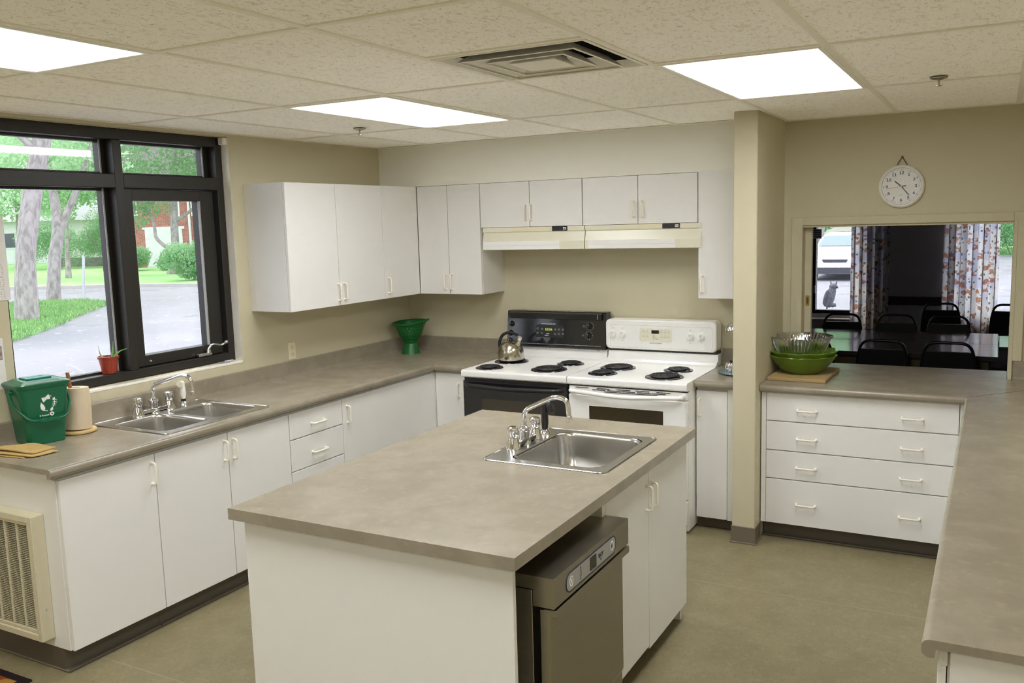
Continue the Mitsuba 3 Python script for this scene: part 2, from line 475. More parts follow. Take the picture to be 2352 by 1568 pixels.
LIGHTLAB = {(2, 1): 'lit ceiling light panel nearest the back corner, in front of the dark sprinkler head', (5, 1): 'lit ceiling light panel above the serving hatch side, right of the square air vent',
            (2, 3): 'lit ceiling light panel above the sink counter at the left edge of the photo', (5, 3): 'lit ceiling light panel behind the air vent, above the near end of the right counter',
            (2, 5): 'lit ceiling light panel at the rear left of the room', (5, 5): 'lit ceiling light panel at the rear right of the room'}
for (i, j) in sorted(FIX):
    x0, x1, y1, y0 = XS[i], XS[i + 1], YS[j], YS[j + 1]
    k = thing('ceiling_light', LIGHTLAB[(i, j)], 'ceiling light', 'fluorescent ceiling light panels')
    a, w = .010, .030
    fr = cat(*[bx(*q, .003) for q in ((x0 + a, x0 + w, y0 + a, y1 - a, ZC - .006, ZC + .012), (x1 - w, x1 - a, y0 + a, y1 - a, ZC - .006, ZC + .012),
                                       (x0 + a, x1 - a, y0 + a, y0 + w, ZC - .006, ZC + .012), (x0 + a, x1 - a, y1 - w, y1 - a, ZC - .006, ZC + .012))])
    part(k, 'frame', fr, FIXT)
    part(k, 'housing', bx(x0 + .02, x1 - .02, y0 + .02, y1 - .02, ZC + .02, ZC + .09), FIXT)
    v = np.array([[x0 + w, y0 + w, ZC + .004], [x0 + w, y1 - w, ZC + .004], [x1 - w, y1 - w, ZC + .004], [x1 - w, y0 + w, ZC + .004]])
    part(k, 'diffuser', trimesh.Trimesh(v, [[0, 1, 2], [0, 2, 3]], process=False), WPLAST, emitter={'type': 'area', 'radiance': {'type': 'rgb', 'value': list(LAMP)}}, label='glowing white diffuser')

# air vent
k = thing('air_vent', 'square stepped ceiling air vent between the light panels', 'air vent')
vx, vy, hs = 2.5505, -2.753, .287
def ring(h0, z0, h1, z1):
    V = []
    for h, z in ((h0, z0), (h1, z1)):
        V += [(vx - h, vy - h, z), (vx + h, vy - h, z), (vx + h, vy + h, z), (vx - h, vy + h, z)]
    F = []
    for j in range(4):
        q = (j, (j + 1) % 4, 4 + (j + 1) % 4, 4 + j); F += [(q[0], q[1], q[2]), (q[0], q[2], q[3])]
    return trimesh.Trimesh(np.array(V), np.array(F), process=False)
def thick(h0, z0, h1, z1, t=.0025):
    return cat(ring(h0, z0, h1, z1), ring(h0 - t, z0 + .001, h1 - t, z1 + .001), ring(h0, z0, h0 - t, z0 + .001))
part(k, 'frame', cat(ring(hs, ZC - .004, hs - .012, ZC - .005), ring(hs, ZC - .004, hs, ZC + .004), ring(hs - .012, ZC - .005, hs - .035, ZC + .02)), DUCT)
for q, h in enumerate((.222, .152)):
    part(k, 'louver', cat(thick(h, ZC - .012, h - .048, ZC + .026), ring(h, ZC - .012, h - .008, ZC - .0135), ring(h - .008, ZC - .0135, h - .009, ZC - .012)), DUCT if q < 2 else DUCT)
part(k, 'centre_plate', cat(bx(vx - .088, vx + .088, vy - .088, vy + .088, ZC - .013, ZC - .010), ring(.088, ZC - .011, .060, ZC + .02)), DUCT)
part(k, 'neck', cat(ring(.252, ZC + .02, .252, ZC + .13), bx(vx - .26, vx + .26, vy - .26, vy + .26, ZC + .12, ZC + .13)), DUCTIN)

for (x, y, lb) in ((.753, -1.495, 'small dark sprinkler head in the ceiling left of the back light panel'), (3.743, -1.395, 'small metal sprinkler head in the ceiling right of the right light panel')):
    k = thing('sprinkler_head', lb, 'sprinkler')
    part(k, 'escutcheon', lathe([(0, ZC - .012), (.018, ZC - .012), (.034, ZC - .007), (.036, ZC - .001), (.0, ZC)], (x, y, 0), 24), KETTLE, True)
    part(k, 'stem', lathe([(0, ZC - .012), (.006, ZC - .012), (.004, ZC - .028), (.007, ZC - .034), (0, ZC - .036)], (x, y, 0), 12), KETTLE, True)
    part(k, 'deflector', lathe([(0, ZC - .036), (.013, ZC - .036), (.013, ZC - .039), (0, ZC - .039)], (x, y, 0), 18), KETTLE)

# ---------------------------------------------------------------- the kitchen window
w = struct('window_1', None, None)
FX0, FX1 = -.17, -.055
part(w, 'jamb', bx(FX0, FX1, -1.825, WY1, WZ0, WZ1, .003), FRAME)
part(w, 'jamb', bx(FX0, FX1, WY0, -3.15, WZ0, WZ1, .003), FRAME)
part(w, 'head', bx(FX0, FX1, -3.15, -1.825, 2.348, WZ1, .003), FRAME)
part(w, 'sill_rail', bx(FX0, FX1, -3.15, -1.825, WZ0 + .004, 1.135, .003), FRAME)
part(w, 'mullion', bx(FX0, FX1, -2.518, -2.466, 1.135, 2.348, .003), FRAME)
part(w, 'transom', bx(FX0, FX1, -3.15, -2.518, 2.100, 2.172, .003), FRAME)
part(w, 'transom', bx(FX0, FX1, -2.466, -1.825, 2.100, 2.172, .003), FRAME)
def stops(y0, y1, z0, z1, a, x0=-.165, x1=-.125):
    return cat(bx(x0, x1, y0, y0 + a, z0, z1), bx(x0, x1, y1 - a, y1, z0, z1), bx(x0, x1, y0 + a, y1 - a, z0, z0 + .012), bx(x0, x1, y0 + a, y1 - a, z1 - .012, z1))
def strips(y, z0, z1):
    return bx(-.124, -.118, y, y + .008, z0, z1)
PANES = ((-3.15, -2.518, 1.135, 2.100, .035), (-3.15, -2.518, 2.172, 2.348, .035), (-2.466, -1.825, 2.172, 2.348, .045))
for y0, y1, z0, z1, a in PANES:
    p = part(w, 'glazing_stop', stops(y0, y1, z0, z1, a), FRAME)
    part(w, 'gasket', strips(y1 - a, z0, z1), GREY)
    v = np.array([[-.142, y0 + a, z0], [-.142, y1 - a, z0], [-.142, y1 - a, z1], [-.142, y0 + a, z1]])
    part(w, 'pane', trimesh.Trimesh(v, [[0, 1, 2], [0, 2, 3]], process=False), GLASS)
# opening sash
s0, s1, t0, t1 = -2.466, -1.825, 1.135, 2.100
sa = part(w, 'sash', cat(bx(-.16, -.085, s0 + .004, s0 + .07, t0 + .004, t1 - .004, .003), bx(-.16, -.085, -1.935, s1 - .012, t0 + .004, t1 - .004, .003),
                         bx(-.16, -.085, s0 + .07, -1.935, t0 + .004, 1.198, .003), bx(-.16, -.085, s0 + .07, -1.935, 2.036, t1 - .004, .003)), FRAME)
v = np.array([[-.142, s0 + .07, 1.198], [-.142, -1.935, 1.198], [-.142, -1.935, 2.036], [-.142, s0 + .07, 2.036]])
part(sa, 'pane', trimesh.Trimesh(v, [[0, 1, 2], [0, 2, 3]], process=False), GLASS)
part(sa, 'gasket', bx(-.10, -.084, -1.945, -1.938, 1.198, 2.036), GREY)
cr = part(w, 'crank', cat(bx(-.085, -.05, -2.055, -1.955, 1.139, 1.158, .006), lathe([(0, 0), (.016, 0), (.012, .022), (0, .024)], (-.062, -1.975, 1.155), 16)), STEEL)
part(cr, 'handle', cat(tube(smooth_path([(-.062, -1.975, 1.175), (-.052, -1.955, 1.205), (-.045, -1.885, 1.190), (-.035, -1.865, 1.205)], .015), .0065, 8),
                        trimesh.creation.icosphere(2, .011).apply_translation((-.033, -1.862, 1.207))), STEEL, 40)
part(w, 'latch_screw', lathe([(0, 0), (.006, 0), (.005, .010), (0, .012)], (-.085, -2.37, 1.165), 10, (1, 0, 0)), GREY)
struct('trim_1', cat(bx(-.055, .004, WY0, WY1, WZ0 - .014, WZ0, .002), bx(-.16, -.001, WY1 - .001, WY1 + .004, WZ0, WZ1)), FIXT)
k = one('blind_bracket', bx(-.045, -.002, -1.81, -1.777, 2.36, 2.402, .004), WPLAST, 'small white plastic bracket at the upper right corner of the window frame', 'bracket')
k = one('metal_clip', cat(bx(-.05, -.005, -1.93, -1.87, WZ0 + .0005, WZ0 + .006, .001), tube([(-.03, -1.89, WZ0 + .008), (-.01, -1.84, WZ0 + .010)], .004, 8)), GALV, 'small loose metal clip on the white window sill', 'clip')

# ---------------------------------------------------------------- cabinets
def handle_mesh(p0, p1, nrm, so=.028, r=.0052):
    p0, p1, nrm = map(lambda a: np.asarray(a, float), (p0, p1, nrm))
    return cat(tube(smooth_path([p0, p0 + nrm * so, p1 + nrm * so, p1], .014, 5), r, 10), lathe([(0, 0), (.008, 0), (.0065, .004), (0, .004)], p0, 10, nrm), lathe([(0, 0), (.008, 0), (.0065, .004), (0, .004)], p1, 10, nrm))


ZB, ZT = .105, .853


def door(root, axis, plane, a0, a1, z0, z1, hand=None, name='door', out=1, th=.018, gap=.0022, horiz=None):
    """a slab door or drawer front in the plane (x or y = plane, facing +x when axis='x', -y when axis='y'); hand: (a, z0, z1) of a vertical pull; horiz: [(a0, a1, z)] of level pulls"""
    if axis == 'x':
        m = bx(plane - th, plane, a0 + gap, a1 - gap, z0, z1, .0015); nv = (1, 0, 0); P = lambda a, z: (plane, a, z)
    elif axis == 'X':
        m = bx(plane, plane + th, a0 + gap, a1 - gap, z0, z1, .0015); nv = (-1, 0, 0); P = lambda a, z: (plane, a, z)
    else:
        m = bx(a0 + gap, a1 - gap, plane, plane + th, z0, z1, .0015); nv = (0, -1, 0); P = lambda a, z: (a, plane, z)
    d = part(root, name, m, WHITE)
    if hand:
        part(d, 'handle', handle_mesh(P(hand[0], hand[1]), P(hand[0], hand[2]), nv), HANDLE, 40)
    for a, b, z in horiz or ():
        part(d, 'handle', handle_mesh(P(a, z), P(b, z), nv), HANDLE, 40)
    return d


DF, YE = .601, -3.433


def base_x(name, label, y0, y1, catg='cabinet', end=False, top=.872):
    k = thing(name, label, catg, 'base cabinets along the window wall')
    part(k, 'carcass', cat(bx(.02, DF - .019, y0 + (.019 if end else .0005), y1 - .0005, ZB + .002, top), bx(DF - .035, DF - .019, y0 + (.019 if end else .0005), y1 - .0005, top, .872) if top < .8 else None), CARC)
    part(k, 'toe_kick', cat(bx(.05, .535, y0 + .0005, y1 - .0005, .004, ZB), bx(.53, .56, y0, y1, 0, .012, .004)), TOE)
    return k


k = base_x('base_cabinet', 'white base cabinet with one door at the near end of the sink counter', YE, -2.946, end=True)
part(k, 'end_panel', bx(.002, DF - .02, YE, YE + .018, ZB, .8935, .001), WHITE)
door(k, 'x', DF, YE + .004, -2.946, ZB, ZT, (-2.968, .715, .815))
part(k, 'end_toe_kick', cat(bx(.0, .50, YE + .02, YE + .03, .004, ZB), bx(.0, .555, YE - .002, YE + .02, 0, .012, .004)), COVE)
k = base_x('base_cabinet', 'white double-door base cabinet under the double sink', -2.946, -2.053, top=.70)
door(k, 'x', DF, -2.946, -2.499, ZB, ZT, (-2.525, .715, .815))
door(k, 'x', DF, -2.499, -2.053, ZB, ZT, (-2.466, .712, .812))
k = base_x('drawer_cabinet', 'narrow white drawer stack beside the double sink', -2.053, -1.598)
for z0, z1 in ((.706, ZT), (.526, .700), (.320, .520), (ZB, .314)):
    door(k, 'x', DF, -2.053, -1.598, z0, z1, name='drawer', horiz=[(-1.875, -1.765, min((z0 + z1) / 2 - .012, z1 - .07))])
k = base_x('base_cabinet', 'white corner base cabinet with one wide door, left of the black-door stove', -1.598, -.60)
part(k, 'corner_post', bx(.580, .604, -.604, -.585, ZB, .862), WHITE)
door(k, 'x', DF, -1.598, -.605, ZB, ZT, (-1.555, .705, .805))

k = thing('base_cabinet', 'narrow white base cabinet between the corner and the black-door stove', 'cabinet')
part(k, 'carcass', bx(.602, .918, -.582, -.02, ZB, .872), CARC)
part(k, 'top_strip', bx(.606, .918, -.606, -.583, .8545, .8935), GREY)
part(k, 'toe_kick', bx(.56, .918, -.54, -.10, .004, ZB), TOE)
door(k, 'y', -.601, .608, .916, ZB, ZT, (.80, .70, .79))

k = thing('base_cabinet', 'narrow white base cabinet between the all-white stove and the wall pier', 'cabinet')
part(k, 'carcass', bx(2.455, 2.70, -.582, -.02, ZB - .02, .872), CARC)
part(k, 'filler', bx(2.640, 2.70, -.60, -.583, ZB - .03, .868), CARC)
part(k, 'toe_kick', bx(2.42, 2.70, -.545, -.10, .004, ZB - .02), TOE)
door(k, 'y', -.603, 2.452, 2.640, .078, .852, (2.475, .70, .80))

k = thing('drawer_cabinet', 'wide white cabinet of four drawers below the serving hatch', 'cabinet')
part(k, 'carcass', bx(2.850, 3.905, -.592, YC - .01, ZB, .872), CARC)
part(k, 'filler', bx(2.838, 2.864, -.610, -.593, ZB, .868), WHITE)
part(k, 'filler', bx(3.852, 3.905, -.610, -.593, ZB, .868), CARC)
part(k, 'toe_kick', cat(bx(2.838, 3.96, -.53, -.10, .004, ZB), bx(2.838, 3.96, -.55, -.53, 0, .012, .004)), TOE)
for z0, z1, zh in ((.708, .868, .775), (.538, .702, .612), (.372, .532, .446), (ZB, .366, .231)):
    door(k, 'y', -.612, 2.864, 3.850, z0, z1, name='drawer', horiz=[(3.037, 3.140, zh), (3.577, 3.678, zh)])

XRF = 3.905
k = thing('base_cabinet', 'white base cabinet run under the right counter, seen from its near end', 'cabinet')
part(k, 'carcass', bx(XRF + .02, XR - .005, -3.54, -.63, ZB, .872), CARC)
part(k, 'end_panel', bx(XRF + .026, XR - .005, -3.558, -3.541, .0, .8935, .001), WHITE)
part(k, 'toe_kick', bx(XRF + .07, XR - .02, -3.53, -.60, .004, ZB), TOE)
edges = [-3.555, -3.07, -2.585, -2.10, -1.615, -1.13, -.645]
for i in range(6):
    door(k, 'X', XRF, edges[i], edges[i + 1], ZB, .845, (edges[i] + (.445 if i % 2 == 0 else .04), .70, .80))

# wall cabinets
UD, ZUB, ZUT = .321, 1.371, 2.134
def upper_x(label, y0, y1, end=False):
    k = thing('wall_cabinet', label, 'cabinet', 'wall cabinets')
    part(k, 'carcass', bx(.001, UD - .0195, y0 + .0006, y1 - .0006, ZUB + .001, ZUT), WHITE if end else CARC)
    return k
k = upper_x('white two-door wall cabinet next to the window', -1.675, -.742, True)
door(k, 'x', UD, -1.675, -1.219, ZUB, ZUT, (-1.238, 1.405, 1.508))
door(k, 'x', UD, -1.219, -.742, ZUB, ZUT, (-1.180, 1.407, 1.510))
k = upper_x('white one-door wall cabinet above the green colander, filling the corner', -.742, -.001)
door(k, 'x', UD, -.742, -.3215, ZUB, ZUT, (-.707, 1.409, 1.512), gap=.0012)
def upper_y(label, x0, x1, z0):
    k = thing('wall_cabinet', label, 'cabinet', 'wall cabinets')
    part(k, 'carcass', bx(x0 + .0006, x1 - .0006, -UD + .0195, -.001, z0 + .001, ZUT), CARC)
    return k
k = upper_y('tall white two-door wall cabinet left of the range hoods', .322, .842, ZUB)
door(k, 'y', -UD, .3225, .577, ZUB, ZUT, (.547, 1.407, 1.511))
door(k, 'y', -UD, .577, .842, ZUB, ZUT, (.598, 1.407, 1.511))
k = upper_y('short white two-door wall cabinet above the left range hood', .842, 1.612, 1.833)
door(k, 'y', -UD, .844, 1.228, 1.833, ZUT, (1.200, 1.878, 1.978))
door(k, 'y', -UD, 1.228, 1.612, 1.833, ZUT, (1.242, 1.878, 1.978))
k = upper_y('short white two-door wall cabinet above the right range hood', 1.612, 2.376, 1.833)
door(k, 'y', -UD, 1.614, 1.993, 1.833, ZUT, (1.966, 1.878, 1.975))
door(k, 'y', -UD, 1.993, 2.376, 1.833, ZUT, (2.022, 1.878, 1.975))
k = upper_y('white one-door wall cabinet right of the range hoods, beside the pier', 2.376, 2.700, 1.369)
door(k, 'y', -UD, 2.379, 2.700, 1.369, 2.140, (2.405, 1.406, 1.508))

# range hoods
def hood(x0, x1, lb, va, vb, ya, yb, ca, cb):
    k = thing('range_hood', lb, 'range hood', 'range hoods above the stoves')
    yf = -.330
    prof = [(-.002, 1.683), (yf - .004, 1.681), (yf - .004, 1.735), (yf + .012, 1.795), (yf + .002, 1.802), (yf + .002, 1.831), (-.002, 1.831)]
    part(k, 'shell', prism([(p[0], p[1]) for p in prof], x1 - x0, (x0, 0, 0), (0, 1, 0), (0, 0, 1)), CREAM)
    for z0, z1 in ((1.682, 1.708), (1.710, 1.737)):
        part(k, 'visor', prism([(yf - .006, z0), (yf - .0045, z0), (yf - .0045, z1), (yf - .006, z1)], vb - va, (va, 0, 0), (0, 1, 0), (0, 0, 1)), ENAMEL, label='brighter white strip along the lower front')
    part(k, 'badge', bx(ya, yb, yf + .0005, yf + .003, 1.807, 1.829), IVORY, label='pale yellow strip')
    part(k, 'switch_plate', bx(ca, cb, yf - .0015, yf + .003, 1.801, 1.833, .001), BLACKP, label='black control plate')
    part(k, 'switch', cat(bx(cb - .030, cb - .008, yf - .004, yf - .001, 1.809, 1.824, .001)), WPLAST)
    part(k, 'switch_bar', bx(cb - .026, cb - .012, yf - .0055, yf - .0035, 1.8145, 1.8185), BLACKP)
    part(k, 'filter', bx(x0 + .05, x1 - .05, -.28, -.06, 1.678, 1.6835), GPRINT)
hood(.866, 1.628, 'cream range hood over the black-door stove', .868, 1.452, 1.09, 1.375, 1.396, 1.507)
hood(1.634, 2.400, 'cream range hood over the all-white stove', 1.657, 2.240, 1.87, 2.138, 2.156, 2.268)

# ---------------------------------------------------------------- worktops
def edge_profile(d, lip=.042, slab=.021, r=.018):
    """cross-section (depth from the wall, z) with a rolled front edge, front at depth d"""
    n = 12
    pts = [(0, HC - slab), (0, HC)]
    for i in range(n + 1):
        a = PI / 2 - i * PI / 2 / n
        pts.append((d - r + r * math.cos(a), HC - r + r * math.sin(a)))
    for i in range(n + 1):
        a = -i * PI / 2 / n
        pts.append((d - r + r * math.cos(a), HC - lip + r + r * math.sin(a) - 0.0))
    pts += [(d - .028, HC - lip), (d - .028, HC - slab)]
    return pts


def slab_profile(d, slab=.021, r=.018): return [(0, HC - slab), (0, HC), (d - r, HC), (d - r, HC - slab)]


def nose_profile(d, r=.018, slab=.021): return [(d - r, HC - slab)] + [p for p in edge_profile(d, r=r, slab=slab) if p[0] > d - r - 1e-6 and not (p[1] == HC and p[0] < d - r - 1e-9)] + [(d - .028, HC - .042), (d - .028, HC - slab - 1e-5)]


def splash(d0, h=.105, t=.02):
    return [(d0, HC), (d0, HC + h - .004), (d0 + .003, HC + h), (d0 + t - .004, HC + h), (d0 + t, HC + h - .006), (d0 + t, HC + .018), (d0 + t + .004, HC + .006), (d0 + t + .014, HC)]


DL = .634
k = thing('worktop', 'brown-grey laminate worktop with a double sink, running under the window into the corner', 'worktop')
left = prism(sbox(.001, -3.480, DL - .018, -.645).difference(sbox(.105, -2.80, .545, -2.19)), .021, (0, 0, HC - .021), (1, 0, 0), (0, 1, 0))
corner = bx(0, DL - .018, -.645, 0, HC - .021, HC)
corner2 = bx(DL - .018, DL, -.627, 0, HC - .021, HC)
back = prism([(-a, z) for a, z in slab_profile(.645)], .920 - DL, (DL, 0, 0), (0, 1, 0), (0, 0, 1), (1, 0, 0))
part(k, 'top', cat(left, corner, corner2, back), COUNTER)
part(k, 'rolled_edge', cat(prism(nose_profile(DL), 3.480 - .640, (0, -3.480, 0), (1, 0, 0), (0, 0, 1), (0, 1, 0)), prism([(-a, z) for a, z in nose_profile(.645)], .920 - DL + .008, (DL - .008, 0, 0), (0, 1, 0), (0, 0, 1), (1, 0, 0))), COUNTER, 35)
part(k, 'backsplash', prism(splash(0), 3.48, (0, -3.48, 0), (1, 0, 0), (0, 0, 1), (0, 1, 0)), COUNTER)
part(k, 'backsplash', prism([(-a, z) for a, z in splash(0)], .899, (.021, 0, 0), (0, 1, 0), (0, 0, 1), (1, 0, 0)), COUNTER)
part(k, 'under_strip', bx(.560, .606, -3.435, -.62, .8545, .8935), GREY)

k = thing('worktop', 'small laminate worktop between the all-white stove and the wall pier', 'worktop')
part(k, 'top', prism([(-a, z) for a, z in slab_profile(.645)], 2.700 - 2.452, (2.452, 0, 0), (0, 1, 0), (0, 0, 1), (1, 0, 0)), COUNTER)
part(k, 'rolled_edge', prism([(-a, z) for a, z in nose_profile(.645)], 2.700 - 2.452, (2.452, 0, 0), (0, 1, 0), (0, 0, 1), (1, 0, 0)), COUNTER, 35)
part(k, 'backsplash', prism([(-a, z) for a, z in splash(0)], 2.700 - 2.452, (2.452, 0, 0), (0, 1, 0), (0, 0, 1), (1, 0, 0)), COUNTER)

XRE, YRE = 3.872, -3.585
k = thing('worktop', 'L-shaped laminate worktop through the serving hatch and along the right side', 'worktop')
part(k, 'top', prism([(YC - a, z) for a, z in slab_profile(.628)], XRE + .018 - 2.836, (2.836, 0, 0), (0, 1, 0), (0, 0, 1), (1, 0, 0)), COUNTER)
part(k, 'rolled_edge', prism([(YC - a, z) for a, z in nose_profile(.628)], XRE + .008 - 2.836, (2.836, 0, 0), (0, 1, 0), (0, 0, 1), (1, 0, 0)), COUNTER, 35)
part(k, 'return_top', cat(prism([(XR - a, z) for a, z in slab_profile(XR - XRE)], -.634 - YRE, (0, YRE, 0), (1, 0, 0), (0, 0, 1), (0, 1, 0)), bx(XRE + .018, XR, -.634, YC, HC - .021, HC)), COUNTER)
part(k, 'rolled_edge', prism([(XR - a, z) for a, z in nose_profile(XR - XRE)], -.644 - YRE, (0, YRE, 0), (1, 0, 0), (0, 0, 1), (0, 1, 0)), COUNTER, 35)
part(k, 'hatch_sill', bx(HX0 + .002, HX1 - .002, YC + .001, .262, HC - .040, HC + .0005, .004), COUNTER)
part(k, 'backsplash', prism([(YC - a, z) for a, z in splash(0)], XR - 4.092, (4.092, 0, 0), (0, 1, 0), (0, 0, 1), (1, 0, 0)), COUNTER)
part(k, 'seam', prism([(XRE + .002, -.653), (XRE + .005, -.652), (4.20, -.300), (4.197, -.298)], .0006, (0, 0, HC), (1, 0, 0), (0, 1, 0)), TOE)
part(k, 'under_strip', bx(2.836, 3.90, -.622, -.575, .8705, .8935), GREY)
part(k, 'under_strip', bx(XRF + .001, XRF + .020, -3.555, -.64, .8465, .8935), CARC)

# hatch trim
t = struct('trim_2', None, None)
part(t, 'casing', bx(2.879, HX0, YC - .016, YC, HC, HZ1 + .05, .003), WALL)
part(t, 'casing', bx(HX1 - .004, 4.13, YC - .016, YC, HC + .106, HZ1 + .05, .003), WALL)
part(t, 'casing', bx(HX0, HX1 - .004, YC - .016, YC, HZ1, HZ1 + .05, .003), WALL)
part(t, 'jamb', bx(HX1 - .004, HX1 + .016, YC - .018, .135, HC, HZ1 + .01, .002), WALL)
part(t, 'head_jamb', bx(HX0, HX1, YC, .13, HZ1 - .012, HZ1, .001), WALL)
k = thing('sliding_shutter', 'edge of the beige sliding hatch shutter pushed back into the left jamb', 'shutter')
part(k, 'panel', bx(HX0 + .0005, 2.985, .045, .085, HC + .002, HZ1 - .013, .002), WALL)
part(k, 'latch_plate', cut(bx(2.952, 2.976, .0435, .0455, 1.30, 1.365, .0005), rbox(2.958, 2.970, .03, .06, 1.312, 1.353, .005, 4)), BRASS)
part(k, 'latch_recess', bx(2.956, 2.972, .0448, .0452, 1.308, 1.357), TOE)

# ---------------------------------------------------------------- sinks and taps
def basin(cx, cy, w, d, depth, r=.055, floor_slope=.0):
    """an open rounded bowl, rim at z=HC+.003"""
    rings = []
    for (s, z) in ((0, .003), (.004, .0), (.008, -.012), (.014, -depth * .55), (.022, -depth + .035), (.032, -depth + .012), (.055, -depth + .001), (.10, -depth - .002)):
        pl = rrect(w - 2 * s, d - 2 * s, max(r - s * .3, .02), 6)
        c = np.array(pl.exterior.coords)[:-1]
        rings.append(np.column_stack([c[:, 0] + cx, c[:, 1] + cy, np.full(len(c), HC + z)]))
    n = len(rings[0]); V = np.vstack(rings + [[[cx, cy, HC - depth - .004]]]); F = []
    for i in range(len(rings) - 1):
        for j in range(n):
            q = (i * n + j, i * n + (j + 1) % n, (i + 1) * n + (j + 1) % n, (i + 1) * n + j); F += [(q[0], q[1], q[2]), (q[0], q[2], q[3])]
    for j in range(n): F.append(((len(rings) - 1) * n + j, (len(rings) - 1) * n + (j + 1) % n, len(V) - 1))
    return trimesh.Trimesh(V, np.array(F), process=False)


def flange(x0, x1, y0, y1, bowls, r=.03):
    pl = affinity.translate(rrect(x1 - x0, y1 - y0, r), (x0 + x1) / 2, (y0 + y1) / 2)
    for cx, cy, w, d in bowls:
        pl = pl.difference(affinity.translate(rrect(w, d, .055), cx, cy))
    m = prism(pl, .0032, (0, 0, HC + .0003), (1, 0, 0), (0, 1, 0))
    rim = affinity.translate(rrect(x1 - x0, y1 - y0, r), (x0 + x1) / 2, (y0 + y1) / 2)
    c = np.array(rim.exterior.coords)
    bead = tube(np.column_stack([c[:, 0], c[:, 1], np.full(len(c), HC + .0025)]), .0035, 6, caps=False)
    return cat(m, bead)


def knob(c):
    """fluted chrome tap handle"""
    n = 28; V = []; F = []
    prof = [(.0, .093), (.015, .093), (.0225, .089), (.0255, .079), (.0255, .066), (.0225, .052), (.0195, .047), (.0195, .042)]
    for r, z in prof:
        for j in range(n):
            fl = 1 - (.13 if (j % 4 == 0 and .055 < z < .088) else 0)
            V.append((c[0] + r * fl * math.cos(j * 2 * PI / n), c[1] + r * fl * math.sin(j * 2 * PI / n), c[2] + z))
    for i in range(len(prof) - 1):
        for j in range(n):
            q = (i * n + j, i * n + (j + 1) % n, (i + 1) * n + (j + 1) % n, (i + 1) * n + j); F += [(q[0], q[2], q[1]), (q[0], q[3], q[2])]
    return trimesh.Trimesh(np.array(V), np.array(F), process=False)


def faucet(lb, x, ys, tip, arm, spr):
    z = HC + .0035
    k = thing('faucet', lb, 'faucet')
    part(k, 'base', cat(rbox(x - .022, x + .022, ys[0] + .02, ys[2] - .02, z, z + .026, .010, 4), lathe([(0, 0), (.029, 0), (.027, .012), (.021, .020), (.021, .052), (.025, .056), (.025, .066), (.015, .074), (.013, .078), (0, .078)], (x, ys[1], z), 24)), CHROME, 35)
    for y in (ys[0], ys[2]):
        part(k, 'valve', lathe([(0, 0), (.031, 0), (.030, .008), (.025, .026), (.0205, .042), (0, .044)], (x, y, z), 24), CHROME, 35)
        part(k, 'knob', knob((x, y, z)), CHROME, 25)
    p = smooth_path([(x, ys[1], z + .07), (x, ys[1], z + .142), (x + arm, ys[1], z + .213), (x + arm + .058, ys[1], z + .205), (x + arm + .066, ys[1], z + .122)], .05, 8)
    part(k, 'spout', tube(p, .0105, 14), CHROME, 40)
    part(k, 'nozzle', lathe([(0, -.004), (.0125, -.004), (.0125, .014), (.0105, .018)], tuple(p[-1] - (0, 0, .006)), 18), CHROME, 40)
    return k


k = thing('sink', 'double-bowl stainless steel sink in the counter below the window', 'sink')
part(k, 'rim', flange(.030, .572, -2.85, -2.155, [(.325, -2.665, .385, .305), (.325, -2.330, .385, .305)]), STEEL, 30)
for y in (-2.665, -2.330):
    b = part(k, 'bowl', basin(.325, y, .385, .305, .17), STEEL, 40)
    part(b, 'drain', lathe([(.045, .002), (.038, .005), (.036, .001), (.0, .0)], (.325, y, HC - .172), 20), CHROME, 40)
faucet('chrome two-knob faucet on the double sink below the window', .075, (-2.60, -2.50, -2.40), None, .235, None)
k = thing('sink_sprayer', 'white side sprayer standing beside the faucet of the double sink', 'sprayer')
part(k, 'collar', lathe([(0, 0), (.024, 0), (.022, .010), (.014, .020), (0, .022)], (.072, -2.300, HC + .0035), 20), CHROME, 40)
part(k, 'grip', lathe([(0, 0), (.012, 0), (.0125, .010), (.017, .030), (.0155, .052), (.0125, .075), (.012, .088), (0, .090)], (.072, -2.300, HC + .035), 18), WPLAST, 40)
part(k, 'black_sleeve', lathe([(0, 0), (.013, 0), (.013, .016), (0, .016)], (.072, -2.300, HC + .022), 16), BLACKP, 40)
part(k, 'head', cat(lathe([(0, -.03), (.012, -.03), (.014, -.01), (.018, .012), (.018, .017), (.012, .017), (.012, .011), (0, .010)], (.080, -2.318, HC + .124), 20, (.55, -.83, .0))), WPLAST, 40)
part(k, 'spray_face', lathe([(0, 0), (.0125, 0), (.011, .003), (0, .003)], (.0890, -2.3320, HC + .124), 16, (.55, -.83, 0)), IVORY, 40)

# ---------------------------------------------------------------- island
IX0, IX1, IY0, IY1 = 1.690, 2.813, -3.541, -1.804
k = thing('island_worktop', 'large laminate worktop of the kitchen island with a single sink', 'worktop')
top = prism(sbox(IX0, IY0, IX1, IY1).difference(sbox(2.275, -2.610, 2.690, -2.100)), .040, (0, 0, HC - .040), (1, 0, 0), (0, 1, 0))
part(k, 'top', top, COUNTER)
k = thing('kitchen_island', 'white kitchen island base with two doors facing right', 'island')
part(k, 'end_panel', bx(1.713, 2.778, -3.492, -3.474, .0, .8745, .001), WHITE)
part(k, 'back_panel', bx(1.713, 1.731, -3.4735, -1.835, .0, .8745, .001), WHITE)
part(k, 'carcass', cat(bx(1.735, 2.754, -2.775, -1.835, ZB, .70), bx(2.735, 2.754, -2.775, -1.835, .70, .8745)), CARC)
part(k, 'side_panel', bx(1.74, 2.774, -2.806, -2.780, .0, .8745, .001), WHITE)
part(k, 'far_end_panel', bx(1.735, 2.774, -1.834, -1.816, ZB - .025, .8745, .001), WHITE)
